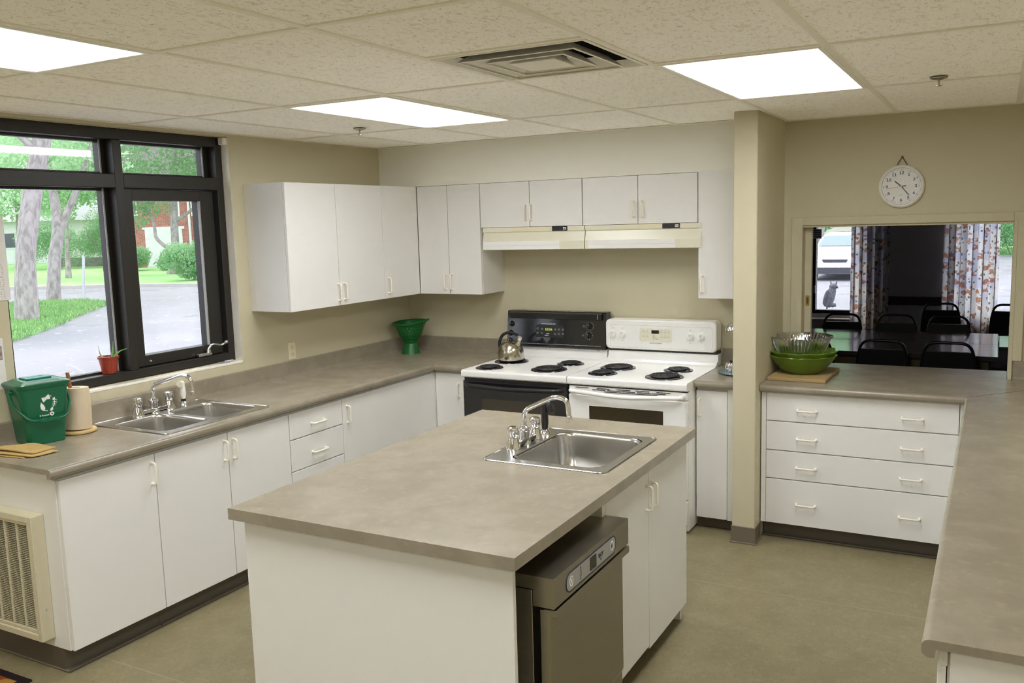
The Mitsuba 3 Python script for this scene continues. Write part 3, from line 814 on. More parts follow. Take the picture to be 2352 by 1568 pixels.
part(k, 'leg_panel', bx(2.69, 2.75, -1.84, -1.822, .0, ZB), WHITE)
part(k, 'toe_kick', bx(1.74, 2.68, -2.775, -1.90, .003, ZB), TOE)
door(k, 'x', 2.774, -2.778, -2.322, .095, .862, (-2.352, .690, .790))
door(k, 'x', 2.774, -2.322, -1.818, .080, .862, (-2.292, .690, .790))
k = thing('sink', 'single-bowl stainless steel sink set in the island worktop', 'sink')
part(k, 'rim', flange(2.185, 2.722, -2.655, -2.055, [(2.482, -2.355, .405, .500)]), STEEL, 30)
b = part(k, 'bowl', basin(2.482, -2.355, .405, .500, .165, .07), STEEL, 40)
part(b, 'drain', lathe([(.045, .002), (.038, .005), (.036, .001), (.0, .0)], (2.482, -2.355, HC - .167), 20), CHROME, 40)
faucet('chrome two-knob faucet on the island sink', 2.222, (-2.45, -2.35, -2.25), None, .150, None)
k = thing('sink_sprayer', 'black side sprayer standing beside the island faucet', 'sprayer')
part(k, 'collar', lathe([(0, 0), (.024, 0), (.022, .010), (.014, .020), (0, .022)], (2.230, -2.165, HC + .0035), 20), CHROME, 40)
part(k, 'grip', lathe([(0, 0), (.013, 0), (.0165, .03), (.016, .075), (.014, .12), (0, .128)], (2.230, -2.165, HC + .024), 16), BLACKP, 40)
part(k, 'head', cat(tube(smooth_path([(2.214, -2.165, HC + .140), (2.232, -2.165, HC + .155), (2.252, -2.17, HC + .14), (2.264, -2.172, HC + .105)], .02), [.013] * 8 + [.014] * 8, 10)), BLACKP, 40)

# dishwasher (stainless, under the island worktop)
k = thing('dishwasher', 'stainless steel under-counter dishwasher at the near end of the island', 'dishwasher')
y0, y1 = -3.388, -2.800
part(k, 'body', cat(bx(2.16, 2.785, y0 + .004, y1, .04, .757, .003)), BRUSH)
part(k, 'side_column', bx(2.60, 2.786, y0 - .001, y0 + .030, .04, .757, .002), BRUSH)
part(k, 'hood', prism([(2.16, .760), (2.789, .760), (2.789, .707), (2.860, .707), (2.862, .709), (2.862, .799), (2.859, .802), (2.16, .802)], y1 + .022 - y0, (0, y1 + .022, 0), (1, 0, 0), (0, 0, 1), (0, -1, 0)), BRUSH)
part(k, 'door', cat(bx(2.822, 2.846, y0 + .004, y1 + .004, .235, .700, .003), bx(2.822, 2.866, y0 + .004, y1 + .022, .675, .701, .003)), BRUSH)
part(k, 'door_edge', bx(2.810, 2.836, y0 + .002, y0 + .022, .235, .698, .002), BRUSH)
part(k, 'kick_plate', bx(2.80, 2.838, y0 + .004, y1 + .01, .03, .225, .003), BRUSH)
cpz, cx = .7545, 2.862
cp = part(k, 'control_panel', prism(affinity.translate(rrect(.40, .058, .027), (y0 + y1) / 2 - .03 + .02, .7535), .0012, (cx, 0, 0), (0, 1, 0), (0, 0, 1)), GREY, label='grey rounded control panel')
yc = (y0 + y1) / 2 - .01
part(k, 'control_panel_border', prism(affinity.translate(rrect(.408, .066, .031), yc, .7535).difference(affinity.translate(rrect(.398, .056, .026), yc, .7535)), .0014, (cx, 0, 0), (0, 1, 0), (0, 0, 1)), BLUEK)
X = cx + .0013
part(cp, 'display', prism(affinity.translate(rrect(.052, .044, .002), yc + .005, .7535), .0008, (X, 0, 0), (0, 1, 0), (0, 0, 1)), BLACKG)
for yy, o in ((yc - .165, 1), (yc + .168, 0)):
    b = part(cp, 'button', prism(affinity.translate(rrect(.026, .034, .0129), yy, .7535).difference(affinity.translate(rrect(.019, .026, .0094), yy, .7535)), .0006, (X, 0, 0), (0, 1, 0), (0, 0, 1)), PRINT)
    if o:
        part(b, 'symbol', prism(affinity.translate(rrect(.007, .013, .0034), yy, .7535), .0006, (X, 0, 0), (0, 1, 0), (0, 0, 1)), PRINT)
    else:
        part(b, 'symbol', prism([(yy - .005, .7465), (yy + .006, .7535), (yy - .005, .7605)], .0006, (X, 0, 0), (0, 1, 0), (0, 0, 1)), BLACKP)
part(cp, 'arrow', cat(prism([(yc - .098, .769), (yc - .091, .769), (yc - .0945, .777)], .0006, (X, 0, 0), (0, 1, 0), (0, 0, 1)), prism([(yc - .098, .738), (yc - .0945, .730), (yc - .091, .738)], .0006, (X, 0, 0), (0, 1, 0), (0, 0, 1)),
                       prism(affinity.translate(rrect(.010, .024, .0045), yc - .0945, .7535).difference(affinity.translate(rrect(.007, .021, .003), yc - .0945, .7535)), .0005, (X, 0, 0), (0, 1, 0), (0, 0, 1))), BLACKP)
lg = Polygon([(yc + .047, .764), (yc + .092, .764), (yc + .070, .738)])
part(cp, 'logo', prism(lg.difference(lg.buffer(-.0022)), .0006, (X, 0, 0), (0, 1, 0), (0, 0, 1)), BLUEK)
part(cp, 'logo_lettering', scribble(.038, .0095, (X, yc + .051, .7515), (0, 1, 0), (0, 0, 1), 13), BLUEK)

# ---------------------------------------------------------------- stoves
def spiral(c, r, z, turns):
    a = np.linspace(0, turns * 2 * PI, int(turns * 30))
    rr = np.linspace(r, .022, len(a))
    return tube(np.column_stack([c[0] + rr * np.cos(a), c[1] + rr * np.sin(a), np.full(len(a), z)]), .0056, 7)


def burner(root, x, y, r):
    b = part(root, 'burner', lathe([(r, .0015), (r - .002, .006), (r - .014, .007), (r - .020, .003), (r - .03, .0012), (.012, .001), (0, .001)], (x, y, HC), 36), PAN, 35, label='black burner with drip pan')
    part(b, 'coil', spiral((x, y), r - .026, HC + .0125, 4.6 if r > .1 else 3.6), COIL, 50)
    part(b, 'support', cat(*[rot(bx(x, x + r - .022, y - .0015, y + .0015, HC + .003, HC + .0075), a, pt=(x, y, 0)) for a in (30, 150, 270)]), COIL)
    part(b, 'medallion', lathe([(.018, .012), (.016, .0165), (0, .017)], (x, y, HC), 16), COIL, 40)


def top_pan(x0, x1, yf, yb, dark=False):
    """cooktop with rounded front"""
    z0, z1, r = .868, HC + .001, .014
    pts = [(yb, z0), (yf + .012, z0), (yf + .002, z0 + .008), (yf, z0 + .020)]
    for i in range(7):
        a = PI - i * PI / 2 / 6
        pts.append((yf + r + r * math.cos(a), z1 - r + r * math.sin(a)))
    pts.append((yb, z1))
    return prism(pts, x1 - x0, (x0, 0, 0), (0, 1, 0), (0, 0, 1), (1, 0, 0))


def dial(root, x, z, y, m, mark, r=.017, th=.022, name='dial'):
    d = part(root, name, lathe([(r + .003, 0), (r + .003, .003), (r, .006), (r - .002, th - .006), (r - .004, th - .004), (0, th - .004)], (x, y, z), 24, (0, -1, 0)), m, 35)
    part(d, 'grip', bx(x - .0035, x + .0035, y - th - .006, y - th + .006, z - r * .95, z + r * .95, .002), m)
    part(d, 'pointer', bx(x - .0012, x + .0012, y - th - .0066, y - th - .0055, z + r * .2, z + r * .9), mark)
    return d


# left stove: white with black door and black backguard
sx0, sx1 = .926, 1.685
k = thing('stove', 'white electric stove with a black oven door and black backguard, kettle on it', 'stove')
part(k, 'body', cat(bx(sx0 + .004, sx1 - .004, -.715, -.03, .02, .868), bx(sx0 + .02, sx1 - .02, -.68, -.10, 0, .03)), ENAMEL)
part(k, 'cooktop', cat(top_pan(sx0, sx1, -.774, -.11), prism([(-.150, HC), (-.120, HC + .010), (-.108, HC + .035), (-.104, 1.004), (-.03, 1.004), (-.03, HC)], sx1 - sx0 - .004, (sx0 + .002, 0, 0), (0, 1, 0), (0, 0, 1), (1, 0, 0))), ENAMEL, 35)
for x, y, r in ((1.066, -.640, .092), (1.078, -.355, .118), (1.474, -.580, .118), (1.510, -.325, .092)): burner(k, x, y, r)
g = [(-.035, 1.000), (-.132, .990), (-.140, 1.000), (-.112, 1.236), (-.104, 1.243), (-.035, 1.243)]
bg = part(k, 'backguard', cat(prism(g, sx1 - sx0 - .002, (sx0 + .001, 0, 0), (0, 1, 0), (0, 0, 1), (1, 0, 0)),
                              prism([(-.120, 1.190), (-.134, 1.194), (-.134, 1.230), (-.112, 1.238)], .70, (sx0 + .030, 0, 0), (0, 1, 0), (0, 0, 1), (1, 0, 0))), BLACKG, label='black glass control backguard')
ny = np.array([0, -.993, -.118]); uz = np.array([0, .118, .993]); ux = np.array([1.0, 0, 0])
def onbg(x, z, off=.0):   # a point on the sloping face of the black backguard
    s = (z - 1.0) / .236
    return np.array([x, -.140 + .028 * s - off, z])
part(bg, 'trim_line', prism([(sx0 + .115, 0), (sx0 + .725, 0), (sx0 + .725, .0025), (sx0 + .115, .0025)], .001, onbg(0, 1.014), ux, uz), GALV)
part(bg, 'end_glint', prism([(0, 0), (.003, 0), (.003, .030), (0, .030)], .001, (sx0 + .70, -.1345, 1.197), ux, (0, 0, 1)), GALV)
part(bg, 'lettering', scribble(.110, .0052, onbg(1.198, 1.1535, .0012), ux, uz, 1), PRINT)
part(bg, 'touch_panel', prism(affinity.translate(rrect(.215, .088, .006), 0, 0), .0008, onbg(1.262, 1.105, .0004), ux, uz), BLACKP)
disp = text('10:24', .0145, onbg(1.255, 1.118, .0016), ux, uz, .0008, True, True)
part(bg, 'clock_digits', disp, BLACKP, emitter={'type': 'area', 'radiance': {'type': 'rgb', 'value': [.30, .36, .03]}}, label='glowing yellow-green clock digits reading 10:24')
for dx, dz in ((-.093, .015), (-.093, -.016), (-.06, -.016), (-.058, .012), (.045, .011), (.043, -.021), (.072, .012), (.072, -.018), (.102, .012), (.102, -.018)):
    b = part(bg, 'key_label', cat(prism(affinity.translate(rrect(.016, .007, .003), 0, 0).difference(affinity.translate(rrect(.0125, .004, .0015), 0, 0)), .0006, onbg(1.262 + dx, 1.105 + dz, .0014), ux, uz),
                                  prism(rrect(.010, .002, 0), .0006, onbg(1.262 + dx, 1.1125 + dz, .0014), ux, uz)), GPRINT)
part(bg, 'key_text', scribble(.022, .005, onbg(1.238, 1.085, .0014), ux, uz, 2), PRINT)
part(bg, 'key_text', scribble(.030, .0045, onbg(1.225, 1.074, .0014), ux, uz, 3), PRINT)
for x, z in ((.962, 1.150), (.956, 1.085), (.952, 1.030), (1.565, 1.148), (1.560, 1.085)):
    p0 = onbg(x, z, .001)
    d = dial(bg, x, z, p0[1], BLACKP, PRINT, .018, .022)
    ticks = []
    for q in range(12):
        a = math.radians(-60 + q * 300 / 11 + 270 - 90)
        c, s = math.cos(a), math.sin(a)
        R = .027
        ticks.append(prism(affinity.translate(affinity.rotate(rrect(.0045, .0018, 0), math.degrees(a), origin=(0, 0)), R * c, R * s), .0006, p0 - np.array([0, .0005, 0]), ux, uz))
    part(bg, 'dial_scale', cat(*ticks), PRINT)
    sgn = 1 if x < 1.2 else -1
    part(bg, 'dial_icon', prism(rrect(.011, .011, .002).difference(rrect(.008, .008, .001)), .0006, onbg(x + sgn * .043, z, .0012), ux, uz), GPRINT)
o = part(k, 'appliance_outlet', bx(1.556, 1.634, -.108, -.101, .965, .992, .002), WPLAST)
part(o, 'slot', cat(bx(1.606, 1.613, -.1092, -.107, .983, .985), bx(1.606, 1.613, -.1092, -.107, .973, .975), bx(1.622, 1.6255, -.1092, -.107, .977, .981)), BLACKP)
part(k, 'top_gap', bx(sx0 + .006, sx1 - .006, -.742, -.70, .846, .868), BLACKP)
dr_ = part(k, 'oven_door', bx(sx0 + .004, sx1 - .004, -.764, -.717, .215, .846, .006), BLACKG, label='black glass oven door')
part(dr_, 'handle', tube(smooth_path([(sx0 + .03, -.758, .825), (sx0 + .06, -.800, .823), (sx0 + .38, -.815, .815), (sx1 - .06, -.800, .823), (sx1 - .03, -.758, .825)], .06), .014, 10), BLACKP, 40)
part(dr_, 'window', bx(sx0 + .15, sx1 - .085, -.7655, -.7635, .38, .735), OVENGL)
part(k, 'storage_drawer', bx(sx0 + .004, sx1 - .004, -.758, -.717, .06, .208, .006), BLACKG)

# right stove: all white
sx0, sx1 = 1.690, 2.447
k = thing('stove', 'all-white electric stove with a dark oven window, right of the black-door stove', 'stove')
part(k, 'body', cat(bx(sx0 + .004, sx1 - .004, -.715, -.03, .02, .868), bx(sx0 + .02, sx1 - .02, -.68, -.10, 0, .03)), ENAMEL)
part(k, 'cooktop', cat(top_pan(sx0, sx1, -.770, -.11), prism([(-.175, HC), (-.170, HC + .006), (-.140, HC + .010), (-.134, HC + .024), (-.108, HC + .030), (-.100, .992), (-.03, .992), (-.03, HC)], sx1 - sx0 - .004, (sx0 + .002, 0, 0), (0, 1, 0), (0, 0, 1), (1, 0, 0))), ENAMEL, 30)
for x, y, r in ((1.855, -.600, .092), (1.867, -.372, .116), (2.255, -.598, .116), (2.260, -.345, .092)): burner(k, x, y, r)
part(k, 'shadow_gap', bx(sx0 + .004, sx1 - .004, -.104, -.03, .990, 1.006), BLACKP)
def slab(x0, x1, z0, z1, r, yb, yf, bev=.012):
    a = prism(affinity.translate(rrect(x1 - x0, z1 - z0, r, 8), (x0 + x1) / 2, (z0 + z1) / 2), yb - (yf + bev), (0, yb, 0), (1, 0, 0), (0, 0, 1))
    o = np.array(affinity.translate(rrect(x1 - x0, z1 - z0, r, 8), (x0 + x1) / 2, (z0 + z1) / 2).exterior.coords)[:-1]
    rings = []
    for q in range(6):
        an = q / 5 * PI / 2
        ins = bev * (1 - math.cos(an)); yy = yf + bev - bev * math.sin(an)
        c = np.array([(x0 + x1) / 2, (z0 + z1) / 2]); half = np.array([(x1 - x0) / 2, (z1 - z0) / 2])
        sc = (half - ins) / half
        p2 = c + (o - c) * sc
        rings.append(np.column_stack([p2[:, 0], np.full(len(p2), yy), p2[:, 1]]))
    n = len(o); V = np.vstack(rings + [[[(x0 + x1) / 2, yf, (z0 + z1) / 2]]]); F = []
    for i in range(5):
        for j in range(n):
            q = (i * n + j, i * n + (j + 1) % n, (i + 1) * n + (j + 1) % n, (i + 1) * n + j); F += [(q[0], q[1], q[2]), (q[0], q[2], q[3])]
    for j in range(n): F.append((5 * n + j, 5 * n + (j + 1) % n, len(V) - 1))
    return cat(a, trimesh.Trimesh(V, np.array(F), process=False))
bg = part(k, 'backguard', slab(sx0 - .006, sx1 - .004, 1.004, 1.203, .030, -.03, -.132), ENAMEL, 30, label='rounded white control backguard')
part(bg, 'raised_border', prism(affinity.translate(rrect(.700, .150, .012).difference(rrect(.694, .144, .010)), 2.066, 1.092), .0008, (0, -.1321, 0), (1, 0, 0), (0, 0, 1)), CREAM)
cp = part(bg, 'touch_panel', prism(affinity.translate(rrect(.222, .088, .014), 2.038, 1.105), .0015, (0, -.1321, 0), (1, 0, 0), (0, 0, 1)), CREAM, label='cream touch panel')
part(cp, 'display', prism(affinity.translate(rrect(.052, .023, .002), 2.036, 1.126), .001, (0, -.1337, 0), (1, 0, 0), (0, 0, 1)), BLACKG)
for dx, dz in ((-.082, .022), (-.058, .024), (-.082, -.008), (-.058, -.008), (.040, .022), (.066, .022), (.090, .022), (.040, -.010), (.066, -.010), (.090, -.010)):
    part(cp, 'key_label', cat(prism(affinity.translate(rrect(.014, .008, .0035).difference(rrect(.011, .005, .002)), 2.038 + dx, 1.105 + dz - .002), .0006, (0, -.1337, 0), (1, 0, 0), (0, 0, 1)),
                              prism(affinity.translate(rrect(.008, .0016, 0), 2.038 + dx, 1.105 + dz + .009), .0006, (0, -.1337, 0), (1, 0, 0), (0, 0, 1))), GPRINT)
for q, s in enumerate((.013, .022, .032, .042)):
    part(cp, 'key_text', scribble(s, .0042, (2.018, -.1337, 1.102 - q * .0085), (1, 0, 0), (0, 0, 1), 5 + q), GPRINT)
part(bg, 'lettering', scribble(.084, .006, (1.998, -.1325, 1.049), (1, 0, 0), (0, 0, 1), 4), GPRINT)
for x in (1.738, 1.805, 2.272, 2.343):
    dial(bg, x, 1.103, -.1322, ENAMEL, GREY, .021, .024, 'dial')
    part(bg, 'dial_mark', cat(lathe([(.003, 0), (.003, .0008), (0, .0008)], (x, -.1322, 1.145), 10, (0, -1, 0)), lathe([(.0024, 0), (.0024, .0008), (0, .0008)], (x, -.1322, 1.060), 10, (0, -1, 0))), GPRINT)
part(k, 'top_gap', bx(sx0 + .004, sx1 - .004, -.744, -.70, .859, .869), BLACKP)
vp = bx(sx0 + .004, sx1 - .004, -.752, -.717, .812, .858, .004)
slots = []
for r_, (zz, xs) in enumerate(((.851, (0.03, .17, .30, .42, .55)), (.842, (.14, .24, .33, .43, .52)), (.833, (.22, .31, .40, .47)))):
    for a in xs: slots.append(bx(sx0 + .02 + a, sx0 + .02 + a + .085, -.757, -.745, zz - .0016, zz + .0016))
part(k, 'vent_panel', vp, ENAMEL)
part(k, 'vent_slot', cat(*slots), BLACKP)
od = part(k, 'oven_door', bx(sx0 + .004, sx1 - .004, -.762, -.717, .215, .808, .006), ENAMEL)
part(od, 'window', bx(1.832, 2.302, -.7635, -.761, .40, .742), OVENGL, label='dark brown oven window')
part(od, 'handle', cat(tube(smooth_path([(sx0 + .02, -.755, .835), (sx0 + .03, -.79, .833), (sx0 + .378, -.822, .818), (sx1 - .03, -.79, .833), (sx1 - .02, -.755, .835)], .09, 9), .0135, 12)), ENAMEL, 40)
part(k, 'storage_drawer', bx(sx0 + .004, sx1 - .004, -.758, -.717, .06, .208, .006), ENAMEL)

# ---------------------------------------------------------------- things on the counters
# kettle
k = thing('kettle', 'stainless steel tea kettle on the rear left burner', 'kettle')
kx, ky, kz = 1.085, -.375, HC + .019
part(k, 'body', lathe([(0, 0), (.084, 0), (.088, .006), (.089, .045), (.084, .075), (.070, .102), (.050, .118), (.030, .126), (0, .129)], (kx, ky, kz), 40), KETTLE, 50)
part(k, 'lid_knob', lathe([(0, 0), (.010, 0), (.014, .012), (.010, .018), (0, .019)], (kx, ky, kz + .127), 16), BLACKP, 40)
part(k, 'spout', tube([(kx + .050, ky - .01, kz + .095), (kx + .068, ky - .014, kz + .125), (kx + .076, ky - .016, kz + .146)], [.020, .016, .014], 14), KETTLE, 40)
part(k, 'spout_cap', tube([(kx + .074, ky - .0155, kz + .142), (kx + .082, ky - .017, kz + .160)], [.0165, .0165], 14), CHROME, 40)
part(k, 'handle', tube(smooth_path([(kx - .080, ky + .01, kz + .045), (kx - .098, ky + .01, kz + .10), (kx - .075, ky + .01, kz + .165), (kx - .01, ky + .005, kz + .190), (kx + .060, ky - .01, kz + .172)], .05, 6), .0105, 10), BLACKP, 40)

# colander
k = thing('colander', 'green plastic footed colander standing in the corner', 'colander')
cx, cy = .155, -.235
part(k, 'foot', lathe([(.072, 0), (.070, .004), (.050, .070), (.046, .078), (.043, .078), (.066, .004)], (cx, cy, HC), 36), COLGR, 40)
prof = [(.0, .078), (.046, .078), (.062, .105), (.088, .150), (.108, .200), (.120, .222), (.132, .228), (.134, .238), (.128, .240), (.118, .232), (.104, .203), (.084, .152), (.058, .108), (.040, .083), (.0, .083)]
bowl = lathe(prof, (0, 0, 0), 48)
bm = trimesh.Trimesh(bowl.vertices, bowl.faces); bm.merge_vertices(); bm.update_faces(bm.nondegenerate_faces())
M = man(bm)
holes = []
for row, (r, z) in enumerate(((.064, .108), (.077, .131), (.0885, .154), (.098, .178), (.107, .200))):
    for j in range(22):
        a = 2 * PI * (j + .5 * (row % 2)) / 22
        h = trimesh.creation.box((.030, .0085, .012)); h.apply_transform(trimesh.transformations.rotation_matrix(a, (0, 0, 1))); h.apply_translation((r * math.cos(a), r * math.sin(a), z)); holes.append(man(h))
M = M - m3.Manifold.batch_boolean(holes, m3.OpType.Add)
bw = unman(M)
v = bw.vertices.copy(); hgt = np.clip((v[:, 2] - .12) / .11, 0, 1)
v[:, 2] += hgt * (.02 * v[:, 0] + .06 * v[:, 1]) + hgt * .020 * np.clip(v[:, 0] / .13, 0, 1) ** 4
v[:, 0] += hgt * .026 * np.clip(v[:, 0] / .13, 0, 1) ** 6
bw = trimesh.Trimesh(v, bw.faces, process=False); bw.apply_translation((cx, cy, HC))
part(k, 'bowl', bw, COLGR)

# compost bin
k = thing('compost_bin', 'dark green lidded compost bin with a bail handle at the left end of the counter', 'bin')
BR = -12.0; bcx, bcy = .100, -3.160
def bring(w, d, r, z):
    c = np.array(rrect(w, d, r, 5).exterior.coords)[:-1]
    return np.column_stack([c[:, 0], c[:, 1], np.full(len(c), z)])
def loft(rings, cap0=True, cap1=True):
    n = len(rings[0]); V = np.vstack(rings); F = []
    for i in range(len(rings) - 1):
        for j in range(n):
            q = (i * n + j, i * n + (j + 1) % n, (i + 1) * n + (j + 1) % n, (i + 1) * n + j); F += [(q[0], q[1], q[2]), (q[0], q[2], q[3])]
    if cap0:
        V = np.vstack([V, rings[0].mean(0)]); F += [(len(V) - 1, (j + 1) % n, j) for j in range(n)]
    if cap1:
        b = (len(rings) - 1) * n; V = np.vstack([V, rings[-1].mean(0)]); F += [(len(V) - 1, b + j, b + (j + 1) % n) for j in range(n)]
    return trimesh.Trimesh(V, np.array(F), process=False)
def bplace(m):
    m = rot(m, BR); m.apply_translation((bcx, bcy, HC)); return m
Wb, Db_, Wt, Dt = .155, .165, .200, .225      # local x = depth, y = width
part(k, 'body', bplace(loft([bring(Wb, Db_, .022, .001), bring(Wb + .004, Db_ + .005, .024, .006), bring(Wt - .006, Dt - .006, .028, .262), bring(Wt + .004, Dt + .004, .030, .264), bring(Wt + .004, Dt + .004, .030, .276)])), BINGR, 40)
lid = part(k, 'lid', bplace(loft([bring(Wt + .012, Dt + .014, .030, .272), bring(Wt + .014, Dt + .016, .032, .282), bring(Wt - .004, Dt - .004, .03, .288), bring(Wt - .03, Dt - .04, .02, .290), bring(Wt - .045, Dt - .06, .02, .296), bring(Wt - .06, Dt - .075, .02, .297)])), BINGR, 40)
part(lid, 'raised_label', bplace(bx(-.045, .045, -.055, .055, .2965, .304, .002)), LIDTEAL)
part(lid, 'lid_lettering', bplace(scribble(.064, .008, (-.004, -.032, .3041), (0, 1, 0), (-1, 0, 0), 9)), BINGR)
# bail handle hanging in front
hp = smooth_path([(.0, -Dt / 2 - .008, .245), (.055, -Dt / 2 - .012, .185), (.112, -Dt / 2 + .03, .125), (.122, -.05, .118), (.122, .05, .118), (.112, Dt / 2 - .03, .125), (.055, Dt / 2 + .012, .185), (.0, Dt / 2 + .008, .245)], .035, 6)
part(k, 'bail_handle', bplace(cat(tube(hp, .0062, 10), *[lathe([(0, 0), (.013, 0), (.011, .010), (0, .011)], (0, s * (Dt / 2 - .004), .245), 14, (0, s, 0)) for s in (-1, 1)], rbox(.113, .131, -.045, .045, .108, .126, .006, 4))), BINGR, 40)
# white emblem on the front face: leaf, bone and fish skeleton in a ring
def face_pt(y, z):
    s = (z - .006) / .256
    return np.array([(Wb + .004) / 2 + s * ((Wt - .006) / 2 - (Wb + .004) / 2) + .0006, y, z])
ez = .185
fa = np.array([0, 1.0, 0]); fb = face_pt(0, .25) - face_pt(0, .05); fb /= np.linalg.norm(fb)
def emb(poly): return bplace(prism(poly, .0009, face_pt(0.012, ez), fa, fb))
from shapely.geometry import Point, LineString
bone = Polygon([(-.029, .030), (-.014, .031), (.001, .043), (.006, .030), (.007, .023), (-.009, .023), (-.019, .014), (-.022, .012)]).buffer(.0015)
bone = bone.union(LineString([(.004, .036), (.013, .035)]).buffer(.0016))
leaf = Polygon([(-.033, .012), (-.037, -.004), (-.035, -.020), (-.028, -.028), (-.018, -.026), (-.016, -.016), (-.021, -.003), (-.029, .006)]).union(LineString([(-.026, -.027), (-.006, -.033)]).buffer(.0016))
fish = LineString([(.024, .020), (.027, .004), (.022, -.012), (.014, -.024)]).buffer(.0013)
for q, (px, py) in enumerate(((.026, .013), (.027, .004), (.0255, -.004), (.022, -.012))):
    fish = fish.union(LineString([(px - .008, py + .003), (px + .009, py + .001)]).buffer(.0012))
fish = fish.union(Polygon([(.014, -.018), (.020, -.028), (.010, -.036), (.004, -.032), (.008, -.022)])).union(Polygon([(.019, .018), (.030, .018), (.028, .028), (.024, .023), (.019, .027)]))
part(k, 'emblem', cat(emb(bone), emb(leaf), emb(fish)), PRINT, label='white emblem of a bone, a leaf and a fish skeleton')
part(k, 'maker_lettering', bplace(cat(scribble(.042, .0065, face_pt(-.030, .131), fa, fb, 10, .0009), prism(affinity.translate(Point(0, 0).buffer(.0095).difference(Point(0, 0).buffer(.0035)), .024, .006), .0009, face_pt(0.0, .131), fa, fb))), PRINT)

# paper towel
k = thing('paper_towel_roll', 'brown paper towel roll on a round wooden stand beside the green bin', 'paper towel')
px, py = .100, -2.968
part(k, 'stand', lathe([(0, 0), (.076, 0), (.084, .004), (.085, .011), (.080, .017), (0, .018)], (px, py, HC), 40), WOOD, 40)
roll = lathe([(.012, .0), (.066, .0), (.065, .09), (.060, .17), (.055, .198), (.020, .198), (.018, .17)], (0, 0, 0), 40)
roll = rot(roll, -3.5, (1, 0, 0)); roll.apply_translation((px, py - .003, HC + .021))
part(k, 'roll', roll, PAPER, 40)
part(k, 'post', tube([(px, py, HC + .018), (px - .010, py - .022, HC + .295)], .0085, 12), REDWOOD, 40)

# folded paper bags
def sheet(pts, z, thick=.004, curl=.0, seed=0):
    rg = np.random.default_rng(seed)
    n, m = 14, 8
    P = np.array(pts, float)
    V = []
    for i in range(n + 1):
        for j in range(m + 1):
            s, t_ = i / n, j / m
            q = (1 - s) * (1 - t_) * P[0] + s * (1 - t_) * P[1] + s * t_ * P[2] + (1 - s) * t_ * P[3]
            edge = 0.0035 * (rg.random() - .5) if i == n else 0
            q = q + (P[1] - P[0]) / np.linalg.norm(P[1] - P[0]) * edge
            h = z + curl * math.sin(PI * s) ** 2 * (0.6 + .4 * t_) + .0012 * math.sin(5 * t_ + 3 * s)
            V.append((q[0], q[1], h))
    V = np.array(V); k_ = len(V); V = np.vstack([V + (0, 0, thick), V]); F = []
    idx = lambda i, j: i * (m + 1) + j
    for i in range(n):
        for j in range(m):
            a, b, c, d = idx(i, j), idx(i + 1, j), idx(i + 1, j + 1), idx(i, j + 1)
            F += [(a, b, c), (a, c, d), (k_ + a, k_ + c, k_ + b), (k_ + a, k_ + d, k_ + c)]
    bd = [(idx(i, 0), idx(i + 1, 0)) for i in range(n)] + [(idx(n, j), idx(n, j + 1)) for j in range(m)] + [(idx(i + 1, m), idx(i, m)) for i in range(n)] + [(idx(0, j + 1), idx(0, j)) for j in range(m)]
    for a, b in bd: F += [(a, k_ + a, k_ + b), (a, k_ + b, b)]
    m_ = trimesh.Trimesh(V, np.array(F), process=False); m_.fix_normals(); return m_
one('paper_bag', sheet([(.02, -3.45), (.335, -3.405), (.320, -3.375), (.04, -3.42)], HC + .001, .003, 0, 1), BAG, 'folded brown paper bag at the bottom of the stack, nearest the counter end', 'paper bag', 30, 'folded brown paper bags')
one('paper_bag', sheet([(.02, -3.44), (.370, -3.385), (.385, -3.27), (.05, -3.30)], HC + .0055, .004, .003, 2), BAG, 'folded brown paper bag in the middle of the stack, mostly covered', 'paper bag', 30, 'folded brown paper bags')
one('paper_bag', sheet([(.02, -3.42), (.345, -3.365), (.345, -3.255), (.11, -3.30)], HC + .0125, .005, .012, 3), BAG, 'folded brown paper bag lying on top of the stack beside the green bin', 'paper bag', 30, 'folded brown paper bags')

# pot with aloe on the sill rail
k = thing('potted_plant', 'small red plastic pot with a scrawny aloe on the window sill', 'potted plant')
ax, ay, az = -.098, -2.620, 1.1365
part(k, 'pot', lathe([(0, 0), (.034, 0), (.036, .004), (.048, .078), (.053, .079), (.054, .090), (.050, .091), (.045, .080), (.044, .074), (0, .074)], (ax, ay, az), 32), POT, 40)
part(k, 'soil', lathe([(.045, .076), (.02, .079), (0, .080)], (ax, ay, az), 20), SOIL)
def blade(pts, w): return tube(smooth_path(pts, .05, 6), np.linspace(w, .0012, len(smooth_path(pts, .05, 6))), 8)
part(k, 'leaf', blade([(ax + .005, ay + .02, az + .078), (ax + .01, ay + .024, az + .12), (ax + .006, ay + .034, az + .165)], .0065), LEAFY, 50)
part(k, 'leaf', blade([(ax + .01, ay + .022, az + .078), (ax + .02, ay + .055, az + .112), (ax + .03, ay + .145, az + .125)], .0065), LEAFY, 50)
part(k, 'leaf', blade([(ax, ay - .03, az + .078), (ax - .005, ay - .045, az + .11), (ax - .008, ay - .046, az + .15)], .0055), LEAFG, 50, label='grey dried leaf')

